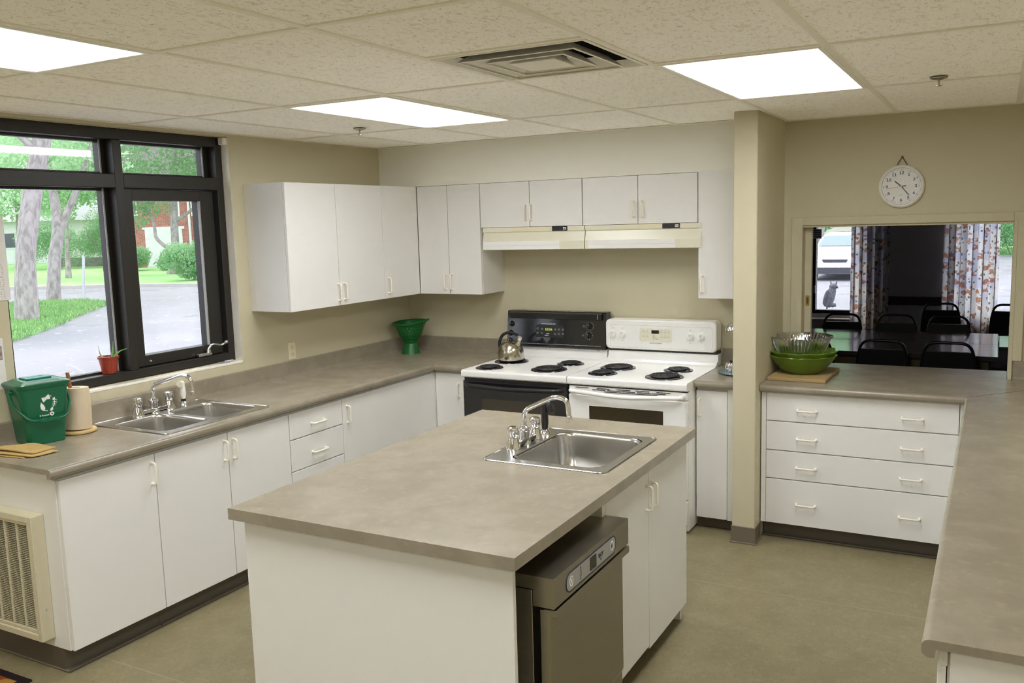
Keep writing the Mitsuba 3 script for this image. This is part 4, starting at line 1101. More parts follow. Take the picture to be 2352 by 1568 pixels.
# outlet
k = thing('wall_outlet', 'ivory electrical outlet on the wall below the corner wall cabinets', 'outlet')
part(k, 'plate', bx(.0, .005, -1.379, -1.311, 1.026, 1.136, .0015), IVORY)
for z in (1.103, 1.059):
    r_ = part(k, 'receptacle', prism(affinity.translate(rrect(.030, .028, .010), -1.345, z), .002, (.005, 0, 0), (0, 1, 0), (0, 0, 1)), IVORY)
    part(r_, 'slot', cat(bx(.0068, .0076, -1.353, -1.3505, z - .002, z + .008), bx(.0068, .0076, -1.3395, -1.337, z - .002, z + .008), bx(.0068, .0076, -1.347, -1.343, z - .011, z - .007)), BLACKP)

# board and bowls on the hatch counter
one('cutting_board', rot(bx(2.845, 3.170, -.497, -.005 - .03, HC + .0005, HC + .020, .003), -1.0, pt=(3.0, -.25, 0)), BOARD, 'wooden cutting board under the green bowls', 'cutting board')
bxx, byy = 2.998, -.275
def bowl_lobed(c, r0, r1, h, lobes, th=.006, amp=.012, n=72):
    prof = [(0, .0), (r0, .0), (r0 + .004, .004), (r0 * 1.35, h * .22), (r1 * .86, h * .62), (r1 * .96, h * .93), (r1, h), (r1 - .001, h + .004), (r1 * .96 - th, h + .002), (r1 * .86 - th, h * .64), (r0 * 1.3, h * .24 + th), (r0 * .6, th), (0, th)]
    V = []; F = []; ang = np.arange(n) * 2 * PI / n
    for r, z in prof:
        wv = (z / h) ** 2 if z > 0 else 0
        rr = r * (1 + amp / r1 * wv * np.cos(lobes * ang))
        V.append(np.stack([c[0] + rr * np.cos(ang), c[1] + rr * np.sin(ang), c[2] + z + wv * amp * .35 * np.cos(lobes * ang)], 1))
    V = np.vstack(V)
    for i in range(len(prof) - 1):
        for j in range(n):
            q = (i * n + j, i * n + (j + 1) % n, (i + 1) * n + (j + 1) % n, (i + 1) * n + j); F += [(q[0], q[1], q[2]), (q[0], q[2], q[3])]
    return trimesh.Trimesh(V, np.array(F), process=False)
one('green_bowl', bowl_lobed((bxx, byy, HC + .0215), .095, .192, .105, 10, amp=.006), BOWLGR, 'green glazed bowl at the bottom of the stack, standing on the cutting board', 'bowl', 40, 'stacked green bowls')
one('green_bowl', bowl_lobed((bxx + .002, byy, HC + .047), .093, .190, .104, 10, amp=.008), BOWLGR, 'green glazed bowl nested in the other green bowl, holding the glass bowl', 'bowl', 40, 'stacked green bowls')
# cut-glass bowl: fluted double wall
def glass_bowl(c):
    n = 96; ang = np.arange(n) * 2 * PI / n; V = []; F = []
    prof = [(.07, .0), (.11, .012), (.142, .045), (.158, .085), (.168, .115), (.180, .122), (.182, .128), (.166, .121), (.153, .087), (.137, .049), (.106, .017), (.07, .005)]
    for i, (r, z) in enumerate(prof):
        fl = .010 * np.abs(np.sin(ang * 24)) * (1 if .02 < z < .12 else .5 if z >= .12 else 0) * (1 if i < 7 else .3)
        V.append(np.stack([c[0] + (r - fl) * np.cos(ang), c[1] + (r - fl) * np.sin(ang), np.full(n, c[2] + z)], 1))
    V = np.vstack(V + [np.array([[c[0], c[1], c[2]], [c[0], c[1], c[2] + .005]])])
    for i in range(len(prof) - 1):
        for j in range(n):
            q = (i * n + j, i * n + (j + 1) % n, (i + 1) * n + (j + 1) % n, (i + 1) * n + j); F += [(q[0], q[1], q[2]), (q[0], q[2], q[3])]
    for j in range(n):
        F.append((len(V) - 2, (j + 1) % n, j)); F.append((len(V) - 1, (len(prof) - 1) * n + j, (len(prof) - 1) * n + (j + 1) % n))
    return trimesh.Trimesh(V, np.array(F), process=False)
scene['m_bowlglass'] = {'type': 'dielectric', 'int_ior': 1.5}
one('glass_bowl', glass_bowl((bxx - .012, byy + .01, HC + .110)), 'm_bowlglass', 'clear cut-glass bowl on top of the two green bowls', 'bowl', 25)

# things beside the pier
k = thing('serving_tray', 'dark glass tray on the small worktop beside the pier', 'tray')
part(k, 'dish', lathe([(0, 0), (.135, 0), (.150, .006), (.152, .010), (.135, .006), (0, .005)], (2.655, -.300, HC + .001), 40), CARGL, 40)
k = thing('steel_creamer', 'small shiny steel creamer with a black lid knob on the tray', 'creamer')
part(k, 'body', lathe([(0, 0), (.030, 0), (.034, .010), (.033, .040), (.026, .052), (.028, .056), (0, .058)], (2.580, -.30, HC + .008), 24), CHROME, 40)
part(k, 'knob', lathe([(0, 0), (.008, 0), (.010, .008), (0, .012)], (2.580, -.30, HC + .064), 14), BLACKP, 40)
k = thing('salt_shaker', 'small dark condiment jar with a tan band behind the creamer', 'jar')
part(k, 'body', lathe([(0, 0), (.024, 0), (.026, .006), (.026, .055), (.020, .062), (0, .063)], (2.630, -.255, HC + .008), 20), BLACKP, 40)
part(k, 'band', lathe([(.0265, .018), (.0265, .045)], (2.630, -.255, HC + .008), 20), BOARD, 40)
k = thing('utensil_jar', 'tall white utensil jar half hidden behind the pier', 'jar')
part(k, 'body', lathe([(0, 0), (.050, 0), (.053, .006), (.047, .20), (.050, .208), (.044, .208), (.042, .19), (.046, .01), (0, .008)], (2.668, -.400, HC + .001), 32), WPLAST, 40)
k = thing('ladle', 'steel ladle standing in the utensil jar, its bowl turned over', 'ladle')
lc = np.array([2.622, -.42, HC + .275])
hemi = lathe([(.046, .0), (.045, .014), (.038, .029), (.024, .040), (0, .044), (0, .042), (.023, .038), (.036, .027), (.043, .013), (.044, 0)], (0, 0, 0), 28)
hemi = rot(hemi, -16, (0.5, 1, 0)); hemi.apply_translation(lc)
part(k, 'bowl', hemi, STEEL, 40)
part(k, 'handle', tube(smooth_path([(2.662, -.41, HC + .29), (2.675, -.40, HC + .26), (2.672, -.398, HC + .02)], .02), .004, 8), STEEL, 40)

one('black_cord', tube(smooth_path([(4.205, -.62, HC + .005), (4.235, -.70, HC + .005), (4.30, -.76, HC + .005), (4.40, -.74, HC + .005)], .04), .004, 8), BRANCHW, 'short black cord lying on the right counter at the photo edge', 'cord', 40)

# heater grille on the end panel
k = thing('heater_grille', 'beige louvred heater grille on the end panel of the sink counter', 'grille')
gx0, gx1, gz0, gz1, gy = .012, .488, .148, .700, YE
fr = cat(bx(gx1 - .030, gx1, gy - .060, gy - .0005, gz0, gz1, .003), bx(gx0, gx0 + .030, gy - .060, gy - .0005, gz0, gz1, .003),
         bx(gx0 + .03, gx1 - .03, gy - .060, gy - .0005, gz1 - .030, gz1, .003), bx(gx0 + .03, gx1 - .03, gy - .060, gy - .0005, gz0, gz0 + .030, .003))
part(k, 'frame', fr, GRILLE)
part(k, 'inner_frame', cat(bx(gx1 - .048, gx1 - .030, gy - .052, gy - .02, gz0 + .03, gz1 - .03, .002), bx(gx0 + .03, gx1 - .048, gy - .052, gy - .02, gz1 - .045, gz1 - .03, .002), bx(gx0 + .03, gx1 - .048, gy - .052, gy - .02, gz0 + .03, gz0 + .045, .002)), GRILLE)
part(k, 'backing', bx(gx0 + .03, gx1 - .03, gy - .012, gy - .004, gz0 + .03, gz1 - .03), DARK)
for xx in (.11, .195, .28, .365):
    part(k, 'stile', bx(xx - .0045, xx + .0045, gy - .050, gy - .03, gz0 + .045, gz1 - .045, .001), GRILLE)
nz = 56
for i in range(nz):
    z = gz0 + .050 + (gz1 - gz0 - .10) * i / (nz - 1)
    part(k, 'slat', prism([(gy - .046, z + .0034), (gy - .044, z + .0040), (gy - .020, z - .001), (gy - .022, z - .0018)], gx1 - .048 - gx0 - .03, (gx0 + .03, 0, 0), (0, 1, 0), (0, 0, 1), (1, 0, 0)), GRILLE)
part(k, 'screw', lathe([(0, 0), (.005, 0), (.004, .002), (0, .0025)], (gx1, gy - .03, .285), 10, (1, 0, 0)), GALV)

# papers on the left wall
k = thing('wall_calendar', 'white paper calendar with rows of dates on the wall left of the window', 'calendar')
part(k, 'sheet', bx(.002, .005, -3.45, -3.176, 1.575, 1.955, .0005), PAPERW)
part(k, 'upper_sheet', bx(.005, .007, -3.45, -3.196, 1.755, 1.960, .0005), PAPERW)
rows = []
for blk in range(3):
    rows.append(scribble(.03, .004, (.0052, -3.235, 1.735 - blk * .055), (0, 1, 0), (0, 0, 1), 20 + blk))
    for r_ in range(4):
        rows += [scribble(.0055, .004, (.0052, -3.300 + .0155 * c, 1.722 - blk * .055 - r_ * .0100), (0, 1, 0), (0, 0, 1), 30 + c + 7 * r_) for c in range(7)]
part(k, 'print', cat(*rows), GPRINT)
k = thing('paper_notice', 'white paper notice with a small dark photo on the wall below the calendar', 'notice')
part(k, 'sheet', bx(.001, .003, -3.46, -3.234, 1.17, 1.405, .0005), PAPERW)
part(k, 'picture', bx(.003, .0036, -3.40, -3.243, 1.305, 1.37), PHOTO)

# rug
k = thing('rug', 'dark-bordered rust and gold rug at the lower left corner of the floor', 'rug')
rg_ = rot(bx(-.9 + .9, .477, -5.2, -3.547, .001, .009, .003), 0)
part(k, 'border', bx(.02, .477, -5.0, -3.547, .001, .009, .003), RUGB)
part(k, 'field', bx(.06, .432, -4.96, -3.588, .008, .0105, .001), RUG)

# wall clock
k = thing('wall_clock', 'round white wall clock hanging above the serving hatch', 'clock')
ccx, ccz, R = 3.489, 2.007, .122
part(k, 'case', lathe([(0, .002), (R, .002), (R, .018), (R - .004, .026), (R - .010, .029), (R - .016, .026), (R - .018, .016), (0, .016)], (ccx, YC, ccz), 64, (0, -1, 0)), WPLAST, 40)
FY = YC - .0172
part(k, 'face', lathe([(R - .018, 0), (0, 0.0006)], (ccx, FY + .0006, ccz), 48, (0, -1, 0)), PRINT)
part(k, 'bezel', lathe([(R - .019, .0), (R - .0165, .004)], (ccx, FY, ccz), 64, (0, -1, 0)), GREY, 40)
nums = []
for h in range(1, 13):
    a = math.radians(90 - 30 * h)
    part(k, 'numeral', text(str(h), .0155, (ccx + .077 * math.cos(a), FY - .0003, ccz + .077 * math.sin(a)), (1, 0, 0), (0, 0, 1), .0006, True, True), BLACKM)
tk = []
for q in range(60):
    a = math.radians(6 * q)
    s = (.0026, .0062) if q % 5 == 0 else (.001, .0042)
    tk.append(prism(affinity.rotate(affinity.translate(rrect(s[0] * 1.3, s[1], 0), 0, .0945), math.degrees(a), origin=(0, 0)), .0006, (ccx, FY - .0002, ccz), (1, 0, 0), (0, 0, 1)))
part(k, 'minute_marks', cat(*tk), BLACKM)
def hand(ang_cw, l0, l1, w, y): return prism(affinity.rotate(sbox(-w / 2, l0, w / 2, l1), -ang_cw, origin=(0, 0)), .0008, (ccx, y, ccz), (1, 0, 0), (0, 0, 1))
part(k, 'hour_hand', hand(310.5, -.004, .047, .0048, FY - .003), BLACKM)
part(k, 'minute_hand', hand(141, -.004, .066, .0040, FY - .0045), BLACKM)
sh = part(k, 'second_hand', hand(261, -.0, .080, .0013, FY - .006), mat('second_hand_red', (.5, .15, .15), .5))
part(sh, 'tail', hand(81, 0, .026, .0042, FY - .006), BLACKM)
part(k, 'hub', lathe([(.0045, 0), (.004, .006), (0, .007)], (ccx, FY - .001, ccz), 14, (0, -1, 0)), WPLAST)
part(k, 'maker_mark', scribble(.018, .0034, (ccx - .009, FY - .0003, ccz - .050), (1, 0, 0), (0, 0, 1), 11), GPRINT)
part(k, 'hanging_loop', cat(tube([(ccx - .029, YC - .006, ccz + .117), (ccx, YC - .007, ccz + .168)], .0025, 8), tube([(ccx + .029, YC - .006, ccz + .117), (ccx, YC - .007, ccz + .168)], .0025, 8), lathe([(0, 0), (.005, 0), (.005, .01), (0, .011)], (ccx, YC, ccz + .168), 12, (0, -1, 0))), TOE)
# ---------------------------------------------------------------- the dining room behind the hatch
DY = 6.2
DX0, DX1 = -.2, 8.6
A0, A1, B0, B1 = 1.0, 2.54, 3.50, 5.35       # window openings in the far wall
DZ0, DZ1 = .60, 2.15
struct('floor_dining', bx(DX0, DX1, .13, DY, -.06, 0), DFLOOR)
struct('ceiling_dining', bx(DX0 - .1, DX1 + .1, .13, DY + .2, 2.5, 2.58), DCEIL)
struct('wall_dining_left', bx(DX0 - .1, DX0, .13, DY, 0, 2.5), DWALL)
struct('wall_dining_right', bx(DX1, DX1 + .1, .13, DY, 0, 2.5), DWALL)
struct('wall_dining_near', bx(4.75, DX1, .0, .12, 0, 2.5), DWALL)
struct('wall_dining_far', cat(bx(DX0, A0, DY, DY + .2, 0, 2.5), bx(A1, B0, DY, DY + .2, 0, 2.5), bx(B1, DX1, DY, DY + .2, 0, 2.5),
                              *[bx(a, b, DY, DY + .2, z0, z1) for a, b in ((A0, A1), (B0, B1)) for z0, z1 in ((0, DZ0), (DZ1, 2.5))]), DWALL)
struct('trim_3', bx(A1 + .02, B0 - .02, DY - .03, DY, .727, .832, .004), DRAIL)
for (a, b, mulls) in ((A0, A1, (1.885,)), (B0, B1, (4.43,))):
    w = struct('window_2' if a == A0 else 'window_3', None, None)
    part(w, 'jamb', bx(a, a + .05, DY + .02, DY + .12, DZ0, DZ1, .003), FRAME)
    part(w, 'jamb', bx(b - .05, b, DY + .02, DY + .12, DZ0, DZ1, .003), FRAME)
    part(w, 'rail', bx(a, b, DY + .02, DY + .12, DZ0, DZ0 + .045, .003), FRAME)
    part(w, 'rail', bx(a, b, DY + .02, DY + .12, DZ1 - .05, DZ1, .003), FRAME)
    for x in mulls:
        part(w, 'mullion', bx(x, x + .07, DY + .01, DY + .13, DZ0, DZ1, .003), FRAME)
    cuts = [a + .05] + [m for x in mulls for m in (x, x + .07)] + [b - .05]
    for q in range(0, len(cuts), 2):
        v = np.array([[cuts[q], DY + .07, DZ0 + .045], [cuts[q + 1], DY + .07, DZ0 + .045], [cuts[q + 1], DY + .07, DZ1 - .05], [cuts[q], DY + .07, DZ1 - .05]])
        part(w, 'pane', trimesh.Trimesh(v, [[0, 1, 2], [0, 2, 3]], process=False), GLASS)
    part(w, 'sill', bx(a - .03, b + .03, DY - .07, DY + .03, DZ0 - .075, DZ0 - .055, .004), WPLAST)
    if a == A0:
        part(w, 'latch', bx(1.935, 1.955, DY - .004, DY + .012, .86, .96, .003), GALV)
k = thing('window_sticker', 'small white sticker with dark lines on the far dining room window', 'sticker')
part(k, 'paper', bx(1.905, 2.020, DY + .000, DY + .003, 1.555, 1.675), PAPERW)
part(k, 'lines', cat(*[bx(1.915, 2.012, DY - .0012, DY + .0, z, z + .010) for z in (1.575, 1.602, 1.630, 1.655)]), BLUEK)


def curtain(x0, x1, z0, z1, folds, amp, seed, y):
    rg = np.random.default_rng(seed)
    n, m = folds * 14, 14
    s = np.linspace(0, 1, n + 1)
    ph = np.cumsum(rg.uniform(.6, 1.4, n + 1)); ph = ph / ph[-1] * folds * 2 * PI
    V = []; UV = []
    for j in range(m + 1):
        t = j / m; z = z0 + (z1 - z0) * t
        x = x0 + (x1 - x0) * s + .018 * np.sin(2 * ph + .4)
        yy = y + amp * (1.12 - .3 * t) * np.sin(ph) + .012 * np.sin(2.3 * ph + 2 * t)
        V.append(np.column_stack([x, yy, np.full(n + 1, z)]))
        UV.append(np.column_stack([s * (x1 - x0) * 1.9, np.full(n + 1, z)]))
    V = np.vstack(V); UV = np.vstack(UV); F = []
    for j in range(m):
        for i in range(n):
            a = j * (n + 1) + i
            F += [(a, a + 1, a + n + 2), (a, a + n + 2, a + n + 1)]
    return trimesh.Trimesh(V, np.array(F), process=False), UV


for x0, x1, z0, folds, sd, lb in ((2.385, 2.830, .40, 5, 4, 'floral curtain with rust flowers right of the car window, half against the dark wall'), (3.415, 4.005, .42, 5, 8, 'bright backlit floral curtain at the right dining room window')):
    k = thing('curtain', lb, 'curtain')
    m_, uv_ = curtain(x0, x1, z0, 2.12, folds, .042, sd, DY - .12)
    part(k, 'panel', m_, 'm_curtain', True, uv=uv_)
    part(k, 'rod', tube([(x0 - .1, DY - .12, 2.15), (x1 + .1, DY - .12, 2.15)], .012, 10), DRAIL, 40)

# tables
def table(lb, x0, x1, y0, y1):
    k = thing('dining_table', lb, 'table')
    part(k, 'table_top', bx(x0, x1, y0, y1, .722, .740, .002), TABLE)
    part(k, 'edge_band', cat(bx(x0 - .002, x1 + .002, y0 - .003, y0, .706, .739), bx(x0 - .002, x1 + .002, y1, y1 + .003, .706, .739), bx(x1, x1 + .003, y0, y1, .706, .739), bx(x0 - .003, x0, y0, y1, .706, .739)), TEDGE)
    part(k, 'apron', cat(bx(x0 + .06, x1 - .06, y0 + .05, y0 + .07, .62, .7215), bx(x0 + .06, x1 - .06, y1 - .07, y1 - .05, .62, .7215)), APRON)
    for x in (x0 + .16, x1 - .16):
        for y in (y0 + .07, y1 - .07):
            part(k, 'leg', tube([(x, y, .0), (x, y, .7215)], .016, 10), CTUBE, 40)
table('long dark brown laminate table nearest the serving hatch', 2.17, 4.022, 2.015, 2.728)
table('long dark brown laminate table pushed against the far side of the first table', 2.17, 4.022, 2.737, 3.47)
table('dark laminate table at the right of the hatch view, cut off by the jamb', 4.034, 5.85, 2.60, 3.33)


def chair(lb, x, y, face, group='black stacking chairs around the tables', s=1.0):
    """black banquet stacking chair; face=+1 seat towards +y"""
    k = thing('dining_chair', lb, 'chair', group)
    f = face
    arch = smooth_path([(x - .196, y - f * .0, .42), (x - .184, y - f * .045, .72), (x - .150, y - f * .075, .866 * s), (x + .150, y - f * .075, .866 * s), (x + .184, y - f * .045, .72), (x + .196, y - f * .0, .42)], .11, 8)
    part(k, 'back_frame', tube(arch, .0115, 10), CTUBE, 40)
    pad = Polygon([(-.182, .54), (.182, .54), (.176, .70), (.158, .79), (-.158, .79), (-.176, .70)]).buffer(.004)
    m = prism(pad, .034, (x, y - f * .02, 0), (1, 0, 0), (0, 0, 1), (0, f, 0))
    v = m.vertices.copy(); v[:, 1] -= f * (v[:, 2] - .54) * .19; m = trimesh.Trimesh(v, m.faces, process=False)
    part(k, 'back_pad', m, CHAIR)
    part(k, 'seat', rbox(x - .19, x + .19, min(y, y + f * .42), max(y, y + f * .42), .415, .475, .024, 4), CHAIR, 40)
    for sx in (-1, 1):
        part(k, 'leg', tube([(x + sx * .18, y + f * .40, .43), (x + sx * .185, y + f * .44, 0)], .011, 8), CTUBE, 40)
        part(k, 'leg', tube([(x + sx * .194, y + f * .0, .43), (x + sx * .196, y - f * .06, 0)], .011, 8), CTUBE, 40)
    return k
chair('black stacking chair on the table\'s near side, half hidden by the glass bowl', 2.665, 1.86, 1)
chair('black stacking chair in the middle of the near side of the table', 3.222, 1.86, 1)
chair('black stacking chair at the right of the near side of the table', 3.690, 1.86, 1)
chair('black stacking chair on the far side of the table, in front of the car window', 2.655, 3.60, -1)
chair('black stacking chair on the far side of the table, in front of the dark wall', 3.150, 3.62, -1)
chair('black stacking chair on the far side of the table, mostly hidden behind the taller chair', 3.610, 3.62, -1)
chair('black chair standing further back, left of the bright curtain', 3.475, 5.05, 1)
chair('black chair standing further back at the right edge of the hatch view', 4.140, 5.05, 1)

# ---------------------------------------------------------------- outdoors
G = -.32
struct('driveway', bx(-90, 60, -60, 80, G - .3, G), ASPH)
verge = [(-12.6, 2.6), (-13.35, 4.4), (-14.07, 5.59), (-14.9, 6.62), (-16.1, 8.0), (-18.2, 10.2), (-19.97, 12.24), (-21.0, 13.0), (-22.4, 13.35), (-23.6, 12.9), (-24.2, 11.6), (-24.4, 9.5), (-25, 4)]
def grass_blades(poly, n, h, seed):
    from shapely import contains_xy
    rg = np.random.default_rng(seed); x0, y0, x1, y1 = poly.bounds
    p = rg.uniform((x0, y0), (x1, y1), (n * 3, 2)); p = p[contains_xy(poly, p[:, 0], p[:, 1])][:n]; m = len(p)
    a = rg.uniform(0, 2 * PI, m); w = .018; hh = h * rg.uniform(.4, 1.3, m); l = rg.normal(0, .04, (m, 2))
    V = np.stack([np.column_stack([p[:, 0] - w * np.cos(a), p[:, 1] - w * np.sin(a), np.full(m, G + .03)]), np.column_stack([p[:, 0] + w * np.cos(a), p[:, 1] + w * np.sin(a), np.full(m, G + .03)]), np.column_stack([p + l, G + .03 + hh])], 1).reshape(-1, 3)
    return trimesh.Trimesh(V, np.arange(3 * m).reshape(-1, 3), process=False)
one('grass_verge', cat(prism(verge, .035, (0, 0, G), (1, 0, 0), (0, 1, 0)), grass_blades(Polygon(verge).buffer(.12), 26000, .10, 71)), LAWN, 'patch of grass between the driveway and the street, around the two near trees', 'grass', kind='stuff')
fl = Polygon([(-44, 11), (-33.3, 16.13), (-29.96, 17.74), (-27.3, 19.02), (-25.3, 19.55), (-23.8, 19.8), (-21, 24), (-27, 40), (-66, 52), (-86, 30)])
one('far_lawn', prism(fl, .04, (0, 0, G), (1, 0, 0), (0, 1, 0)), LAWN, 'sunlit lawn across the street in front of the houses', 'grass', kind='stuff')
cb = np.array([(-44, 11), (-33.3, 16.13), (-29.96, 17.74), (-27.3, 19.02), (-25.3, 19.55), (-23.8, 19.8), (-21, 20.0)])
ck = thing('street_curb', 'pale concrete curb along the edge of the far lawn', 'curb')
for a, b in zip(cb, cb[1:]):
    d = (b - a) / np.linalg.norm(b - a); nrm = np.array([-d[1], d[0]])
    part(ck, 'segment', prism([tuple(a - .1 * nrm), tuple(b - .1 * nrm), tuple(b + .1 * nrm), tuple(a + .1 * nrm)], .13, (0, 0, G), (1, 0, 0), (0, 1, 0)), CURB)
one('retaining_wall', prism([(-53, 33.3), (-46, 35.5), (-46, 36), (-53, 33.8)], .60, (0, 0, G + .041), (1, 0, 0), (0, 1, 0)), STONE, 'low dark retaining wall along the back of the far lawn', 'wall')


def leaves(blobs, n, size, seed):
    """leaf clusters: [(centre, radii)]; n leaves in all"""
    rg = np.random.default_rng(seed)
    w = np.array([np.prod(r) ** (2 / 3) for c, r in blobs]); w /= w.sum()
    C = []
    for (c, r), q in zip(blobs, w):
        m = max(3, int(n * q))
        d = rg.normal(size=(m, 3)); d /= np.linalg.norm(d, axis=1, keepdims=True)
        rad = rg.uniform(.25, 1, (m, 1)) ** .45
        wob = 1 + .35 * (meshkit.noise(d * 2.4 + seed, seed)[:, None] - .5)
        C.append(np.asarray(c) + d * rad * wob * np.asarray(r))
    C = np.vstack(C); m = len(C)
    a = rg.normal(size=(m, 3)); a /= np.linalg.norm(a, axis=1, keepdims=True)
    b = np.cross(a, rg.normal(size=(m, 3))); b /= np.linalg.norm(b, axis=1, keepdims=True)
    s = size * rg.uniform(.6, 1.3, (m, 1))
    V = np.stack([C - a * s, C - b * s * .55, C + a * s, C + b * s * .55], 1).reshape(-1, 3)
    i = np.arange(m)[:, None] * 4
    F = np.vstack([i + [0, 1, 2], i + [0, 2, 3]])
    return trimesh.Trimesh(V, F, process=False)


def trunk(pts, radii, seed, n=14):
    p = np.array([np.asarray(q, float) for q in pts]); t = np.linspace(0, 1, len(p)); tt = np.linspace(0, 1, 26)
    from scipy.interpolate import PchipInterpolator as PI_
    q = np.column_stack([PI_(t, p[:, k])(tt) for k in range(3)]); r = PI_(t, np.asarray(radii, float))(tt)
    m = tube(q, r, n)
    v = m.vertices
    d = (meshkit.noise(v * (6, 6, 1.6), seed) - .5)
    return trimesh.Trimesh(v + d[:, None] * .10 * r.mean() * np.array([1, 1, 0]), m.faces, process=False)


def tree(lb, trunks, blobs, n, size, seed, leaf=LEAF, twigs=()):
    k = thing('tree', lb, 'tree')
    for q, (p, r) in enumerate(trunks):
        part(k, 'trunk' if q == 0 else 'branch', trunk(p, r, seed + q), BARK, 50)
    if blobs:
        part(k, 'foliage', leaves(blobs, n, size, seed), leaf, kind='stuff')
    return k
def blobset(c, R, k_, r, seed):
    rg = np.random.default_rng(seed)
    out = []
    for _ in range(k_):
        d = rg.normal(size=3); d /= np.linalg.norm(d)
        out.append((np.asarray(c) + d * np.asarray(R) * rg.uniform(.3, 1) ** .5, np.asarray(r) * rg.uniform(.7, 1.35)))
    return out


# two near trees on the verge, their crowns above the window's top
tree('leaning tree with thick ridged bark nearest the window, at the left', [([(-18.12, 8.55, G), (-18.06, 8.62, 1.2), (-17.97, 8.97, 3.1), (-17.80, 9.26, 4.5), (-17.6, 9.6, 7.5)], [.31, .25, .235, .22, .14]),
      ([(-17.85, 9.1, 4.0), (-18.5, 8.2, 5.4), (-19.2, 7.6, 6.8)], [.10, .07, .03])],
     blobset((-18.2, 8.9, 7.6), (3.2, 3.0, 1.9), 15, (1.3, 1.3, .9), 11) + [((-18.9, 8.0, 4.0), (.9, .9, .5)), ((-19.5, 9.6, 4.4), (.9, .9, .5)), ((-18.2, 10.2, 4.9), (.9, .8, .5)), ((-19.4, 8.2, 2.6), (.7, .6, .55)), ((-18.6, 8.75, 2.75), (.5, .3, .4))], 12000, .06, 21)
tree('tree with a forked grey trunk on the verge, behind the leaning tree', [([(-23.9, 13.25, G), (-23.85, 13.4, 1.0), (-23.84, 13.62, 2.1), (-24.1, 13.72, 3.6), (-24.5, 13.7, 6.5)], [.235, .2, .185, .13, .07]),
      ([(-23.84, 13.62, 1.95), (-23.6, 13.9, 2.7), (-23.3, 14.14, 3.5), (-22.7, 14.9, 6.0)], [.13, .12, .11, .06])],
     blobset((-23.9, 13.9, 6.6), (3.4, 3.2, 2.2), 16, (1.4, 1.4, 1.0), 12) + [((-24.6, 13.2, 4.3), (1.3, 1.0, .6)), ((-23.0, 14.8, 4.3), (1.2, 1.0, .5)), ((-24.2, 12.4, 4.5), (.9, .9, .5))], 11000, .07, 22)
tree('thin young tree on the far lawn left of the sign post', [([(-37.27, 23.27, G), (-37.2, 23.3, 1.4), (-37.1, 23.5, 4.0)], [.16, .10, .06])], blobset((-37.2, 23.4, 4.4), (1.8, 1.8, 1.5), 10, (.9, .9, .8), 13), 4000, .12, 23)
tree('tree with a low curved branch in front of the brick house', [([(-33.8, 26.9, G), (-33.5, 26.7, 0), (-33.35, 26.72, 1.3), (-33.5, 26.95, 3.3), (-33.4, 27.3, 6.5)], [.42, .24, .20, .17, .10]),
      ([(-33.4, 26.7, .95), (-33.95, 26.45, 1.25), (-34.3, 26.32, 1.7), (-34.35, 26.32, 2.3), (-34.9, 26.3, 3.4)], [.11, .10, .085, .07, .04]),
      ([(-33.45, 26.85, 2.4), (-32.6, 27.3, 3.0), (-31.8, 27.9, 4.0)], [.10, .07, .04])],
     blobset((-33.8, 27.2, 6.6), (4.6, 4.6, 2.6), 22, (1.5, 1.5, 1.0), 14) + [((-35.6, 26.0, 2.7), (1.2, .9, .7)), ((-35.3, 26.2, 3.6), (1.4, 1.0, .6)), ((-34.3, 26.6, 3.3), (1.0, .9, .6)), ((-31.9, 28.2, 2.4), (.9, .9, .9)), ((-31.4, 28.3, 1.1), (.8, .8, .8))], 24000, .085, 24, LEAFD)
# background trees
bgt = [((-52, 24, 6.0), 5.5, 31, LEAF, 'leafy tree far left behind the far lawn'), ((-56, 33, 7.0), 5.5, 32, LEAF, 'tall leafy tree in front of the white house'), ((-64, 46, 8.5), 6.5, 33, LEAF, 'leafy tree rising behind the white house'),
       ((-47, 43, 8.5), 6.0, 34, LEAFD, 'dark leafy tree rising behind the brick house'), ((-38, 44, 9.0), 6.0, 35, LEAF, 'light leafy tree behind the right end of the brick house'), ((-40, 17.5, 8.2), 4.2, 36, LEAF, 'leafy tree whose crown shows in the upper left pane'),
       ((-72, 34, 9), 7, 38, LEAF, 'distant leafy tree at the far left')]
for c, R, sd, lf, lb in bgt:
    c = np.array(c, float)
    tree(lb, [([(c[0], c[1], G), (c[0] + .1, c[1], c[2] * .5), (c[0], c[1] + .2, c[2])], [.3, .22, .1])], blobset(c, (R, R, R * .62), 22, (R * .34, R * .34, R * .24), sd), 15000, .12 if R > 5 else .10, sd, lf)
# shrubs
def shrub(lb, c, r, n, sd, lf=LEAFS, size=.052, group=None):
    k = thing('shrub', lb, 'shrub', group)
    part(k, 'foliage', leaves(blobset((c[0], c[1], G + r[2] * .75), (r[0] * .7, r[1] * .7, r[2] * .55), 14, (r[0] * .36, r[1] * .36, r[2] * .34), sd), int(n * 1.8), size, sd), lf, kind='stuff')
    part(k, 'stem', cat(*[tube([(c[0] + .1 * math.cos(q * 2.1), c[1] + .1 * math.sin(q * 2.1), G), (c[0] + .5 * r[0] * math.cos(q * 2.1), c[1] + .5 * r[1] * math.sin(q * 2.1), G + r[2])], .025, 6) for q in range(4)]), BARK)
shrub('pale flowering shrub at the left of the far lawn', (-49, 31), (2.6, 2.6, 2.2), 5000, 51)
shrub('tall light shrub behind the sign post', (-47.0, 33.0), (2.4, 2.2, 2.6), 6000, 52)
shrub('dense hedge shrub above the retaining wall', (-50.5, 36.5), (3.2, 2.0, 2.2), 6000, 53, LEAFD)
shrub('low shrub left of the white garage door', (-39.9, 29.4), (1.3, 1.2, 1.15), 4000, 54)
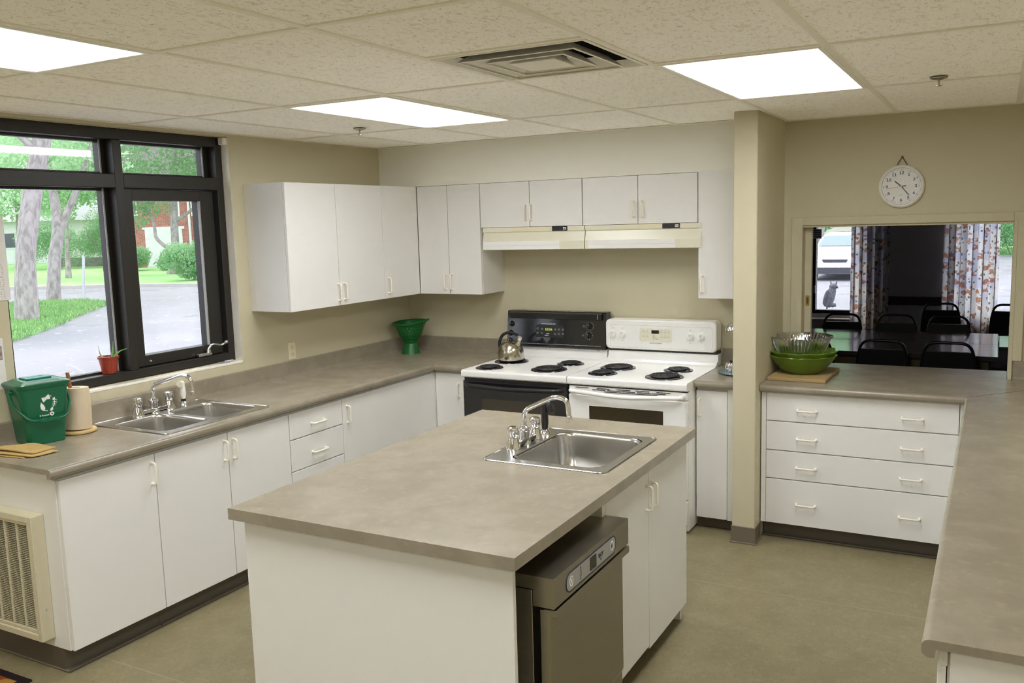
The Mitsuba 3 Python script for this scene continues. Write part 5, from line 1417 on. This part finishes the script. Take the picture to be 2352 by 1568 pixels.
shrub('low shrub in front of the white garage door', (-37.4, 30.2), (1.5, 1.2, .95), 4000, 55)
shrub('leafy shrub right of the curved tree', (-31.2, 28.0), (1.5, 1.4, 1.7), 5000, 56, LEAFD)
shrub('rounded shrub at the right edge of the left view, beside the curb', (-27.2, 22.6), (1.5, 1.4, 1.3), 5000, 57)
shrub('shrub at the far right of the lawn behind the rounded one', (-29.0, 26.0), (1.6, 1.5, 1.8), 5000, 58)
# brick house
h = thing('brick_house', 'red brick house with a white garage door across the street', 'house')
hx = np.array([.869, .494, 0]); hn = np.array([.494, -.869, 0])          # along the facade, outward normal
ho = np.array([-44.6, 31.4, G + .041])
def hp(a, z, o=0.0): return ho + hx * a + np.array([0, 0, z]) + hn * o
def hbox(a0, a1, z0, z1, o0, o1): return prism([(a0, z0), (a1, z0), (a1, z1), (a0, z1)], o1 - o0, hp(0, 0, o0), hx, (0, 0, 1), hn)
part(h, 'wall', hbox(0, 8.2, 0, 5.6, -7, 0), BRICK)
part(h, 'roof', prism([(-7.6, 5.5), (.6, 5.5), (-3.5, 8.0)], 9.0, hp(-.4, 0, 0), hn, (0, 0, 1), hx), ROOF)
gd = part(h, 'garage_door', hbox(2.25, 4.55, 0, 2.35, 0, .05), HWHITE)
for q in range(4): part(gd, 'door_panel', hbox(2.32, 4.48, .06 + q * .57, .58 + q * .57, .05, .07), HWHITE)
part(h, 'lintel', hbox(2.1, 4.7, 2.35, 2.5, 0, .06), HWHITE)
for a0, a1, z0, z1 in ((5.2, 6.0, 3.1, 4.6), (4.05, 4.5, 3.1, 4.4), (1.0, 1.9, 3.2, 4.5), (7.0, 7.7, 3.0, 4.4), (6.0, 7.0, .9, 2.1)):
    f = part(h, 'window_frame', hbox(a0, a1, z0, z1, 0, .06), HWHITE)
    part(f, 'pane', hbox(a0 + .1, a1 - .1, z0 + .1, z1 - .1, .06, .07), HGLASS)
part(h, 'downpipe', hbox(5.0, 5.12, 0, 5.5, 0, .12), HWHITE)
part(h, 'gutter', hbox(-.1, 8.3, 5.4, 5.6, 0, .2), HWHITE)
# white house further left
h = thing('white_house', 'pale white house half hidden by trees beyond the far lawn', 'house')
ho = np.array([-66, 36.5, G + .041]); hx = np.array([.87, .49, 0]); hn = np.array([.49, -.87, 0])
part(h, 'wall', hbox(0, 11, 0, 3.4, -7, 0), HWHITE)
part(h, 'roof', prism([(-7.6, 3.3), (.6, 3.3), (-3.5, 5.6)], 11.8, hp(-.4, 0, 0), hn, (0, 0, 1), hx), mat('roof_pale', (.45, .45, .46), .8))
part(h, 'siding_band', hbox(0, 11, 1.5, 1.56, 0, .03), ROOF)
for a0 in (1.2, 4.4, 8.0):
    f = part(h, 'window_frame', hbox(a0, a0 + 1.3, 1.2, 2.5, 0, .05), HWHITE)
    part(f, 'pane', hbox(a0 + .1, a0 + 1.2, 1.3, 2.4, .05, .06), HGLASS)
k = thing('sign_post', 'thin grey metal sign post by the street', 'post')
part(k, 'pole', tube([(-22.98, 13.72, G), (-23.03, 13.9, 1.15)], .045, 8), GALV, 40)
part(k, 'sign_edge', prism([(-.03, 0), (.03, 0), (.03, .45), (-.03, .45)], .02, (-23.02, 13.88, .75), (.8, .6, 0), (0, 0, 1)), GALV)
k = thing('bird', 'small dark bird on the street right of the sign post', 'bird')
part(k, 'body', cat(rot(trimesh.creation.icosphere(2, .10).apply_scale((1, .55, .6)), 25, (0, 1, 0)).apply_translation((-23.9, 16.0, G + .17)), trimesh.creation.icosphere(2, .05).apply_translation((-23.82, 16.0, G + .26)), tube([(-23.9, 16.0, G + .13), (-23.9, 16.0, G)], .012, 6), tube([(-23.99, 16.0, G + .2), (-24.12, 16.0, G + .16)], [.03, .012], 6)), BLACKM, 40)

# outside the dining room: owl decoy, car, trees
k = thing('owl_decoy', 'grey plastic owl decoy on a stake outside the dining room window', 'owl decoy')
ox, oy, oz = 1.845, 8.0, .50
body = lathe([(0, 0), (.045, .0), (.062, .05), (.070, .12), (.066, .20), (.055, .26), (.046, .29), (0, .295)], (0, 0, 0), 28)
body = rot(body, 16, (0, 1, 0)); body.apply_translation((ox - .03, oy, oz + .01))
part(k, 'body', body, OWL, 40)
head = trimesh.creation.icosphere(3, .056).apply_scale((1.05, .95, .9)); head.apply_translation((ox + .055, oy, oz + .31))
tuft = cat(*[tube([(ox + .055 + dx, oy + dy, oz + .345), (ox + .055 + dx * 1.5, oy + dy, oz + .40)], [.014, .003], 8) for dx, dy in ((-.028, -.01), (.036, -.01))])
hd = part(k, 'head', cat(head, tuft), OWL, 40)
part(hd, 'beak', tube([(ox + .105, oy - .02, oz + .30), (ox + .130, oy - .025, oz + .285)], [.014, .003], 8), BLACKM, 40)
part(k, 'wing', cat(*[rot(trimesh.creation.icosphere(2, .05).apply_scale((.55, .5, 2.3)), 14, (0, 1, 0)).apply_translation((ox + dx, oy - .05, oz + .15)) for dx in (-.045, .03)]), OWL, 40)
part(k, 'tail', tube([(ox - .02, oy - .02, oz + .07), (ox + .06, oy - .03, oz + .035), (ox + .10, oy - .03, oz + .04)], [.038, .034, .024], 10), OWL, 40)
part(k, 'stake', tube([(ox - .03, oy, G), (ox - .03, oy, oz + .03)], .009, 8), BLACKM, 40)

k = thing('car', 'white car parked facing the dining room window', 'car')
cxx, cyy = -.66, 25.0
def csec(pts, y): return np.array([(cxx + x, cyy + y, G + z) for x, z in pts])
def sec(w, zb, zs, zt, tw): return [(-w, zb), (-w * 1.02, (zb + zs) / 2), (-w * .98, zs), (-tw, zt), (tw, zt), (w * .98, zs), (w * 1.02, (zb + zs) / 2), (w, zb)]
rings = [csec(sec(.70, .30, .55, .68, .62), -.05), csec(sec(.84, .22, .60, .86, .74), .12), csec(sec(.90, .20, .72, 1.00, .80), .6), csec(sec(.91, .20, .80, 1.08, .82), 1.15), csec(sec(.91, .20, .95, 1.10, .82), 2.0), csec(sec(.91, .20, .95, 1.10, .82), 4.2), csec(sec(.86, .3, .9, 1.06, .8), 4.55)]
part(k, 'body', loft([r_[::-1] for r_ in rings]), CARW, 50)
rings = [csec(sec(.80, 1.06, 1.08, 1.09, .76), 1.10), csec(sec(.76, 1.06, 1.35, 1.44, .62), 1.72), csec(sec(.74, 1.06, 1.42, 1.53, .58), 2.2), csec(sec(.74, 1.06, 1.42, 1.55, .58), 3.4), csec(sec(.78, 1.06, 1.2, 1.3, .6), 4.4)]
part(k, 'cabin', loft([r_[::-1] for r_ in rings]), CARW, 50)
ws = np.array([(cxx - .70, cyy + 1.10, G + 1.10), (cxx + .70, cyy + 1.10, G + 1.10), (cxx + .60, cyy + 1.66, G + 1.42), (cxx - .60, cyy + 1.66, G + 1.42)]) + (0, -.035, .02)
part(k, 'windshield', trimesh.Trimesh(np.vstack([ws, ws + (0, .02, -.01)]), [[0, 1, 2], [0, 2, 3], [4, 6, 5], [4, 7, 6], [0, 4, 5], [0, 5, 1], [1, 5, 6], [1, 6, 2], [2, 6, 7], [2, 7, 3], [3, 7, 4], [3, 4, 0]], process=False), CARGL)
part(k, 'grille', prism([(-.36, .61), (.36, .61), (.40, .70), (-.40, .70)], .06, (cxx, cyy - .02, G), (1, 0, 0), (0, 0, 1)), CARBK)
part(k, 'bumper_vent', prism([(-.76, .24), (.76, .24), (.72, .44), (-.72, .44)], .05, (cxx, cyy - .03, G), (1, 0, 0), (0, 0, 1)), CARBK)
for s in (-1, 1):
    part(k, 'headlight', prism([(s * .56, .64), (s * .80, .68), (s * .78, .80), (s * .60, .74)], .1, (cxx, cyy + .10, G), (1, 0, 0), (0, 0, 1)), CARGL)
    m = rbox(cxx + s * .97 - .09, cxx + s * .97 + .09, cyy + 1.32, cyy + 1.42, G + 1.04, G + 1.17, .035, 5)
    part(k, 'mirror', m, CARW, 40)
    for y in (.85, 3.6):
        part(k, 'wheel', lathe([(0, -.1), (.30, -.1), (.33, -.07), (.33, .07), (.30, .1), (0, .1)], (cxx + s * .80, cyy + y, G + .33), 24, (1, 0, 0)), TYRE, 40)
tree('pale trunked tree beside the parked car', [([(-3.4, 36, G), (-3.0, 36, 2.0), (-2.7, 36.2, 6)], [.35, .28, .15])], blobset((-3.0, 36.5, 5.0), (3, 3, 2.6), 16, (1.3, 1.3, 1.1), 61), 9000, .12, 61)
for c, R, sd, lf, lb in (((-7, 44, 4.5), 4.5, 62, LEAFD, 'dark leafy tree behind the parked car, left'), ((0.5, 45, 4.2), 4.6, 63, LEAFD, 'dark leafy tree behind the parked car, right'), ((6.5, 48, 4.5), 4.5, 64, LEAFD, 'dark leafy tree in the right dining room window'), ((12, 47, 4.5), 4.5, 65, LEAF, 'light leafy tree further right in the dining room window')):
    c = np.array(c, float)
    tree(lb, [([(c[0], c[1], G), (c[0], c[1], c[2])], [.3, .2])], blobset(c, (R, R, R * .75), 22, (R * .36, R * .36, R * .3), sd), 9000, .16, sd, lf)
shrub('bright green shrub behind the parked car at its left', (-4.8, 33), (1.6, 1.5, 1.6), 4000, 66)
shrub('bright green hedge shrub seen through the right dining room window', (4.6, 43), (2.6, 2, 1.6), 6000, 67)
shrub('second bright hedge shrub further right outside the dining room window', (8.6, 43.5), (2.6, 2, 1.8), 5000, 68)
one('dining_verge', prism([(-20, 42), (30, 42), (30, 60), (-20, 60)], .03, (0, 0, G), (1, 0, 0), (0, 1, 0)), LAWN, 'strip of grass under the trees beyond the parking lot', 'grass', kind='stuff')
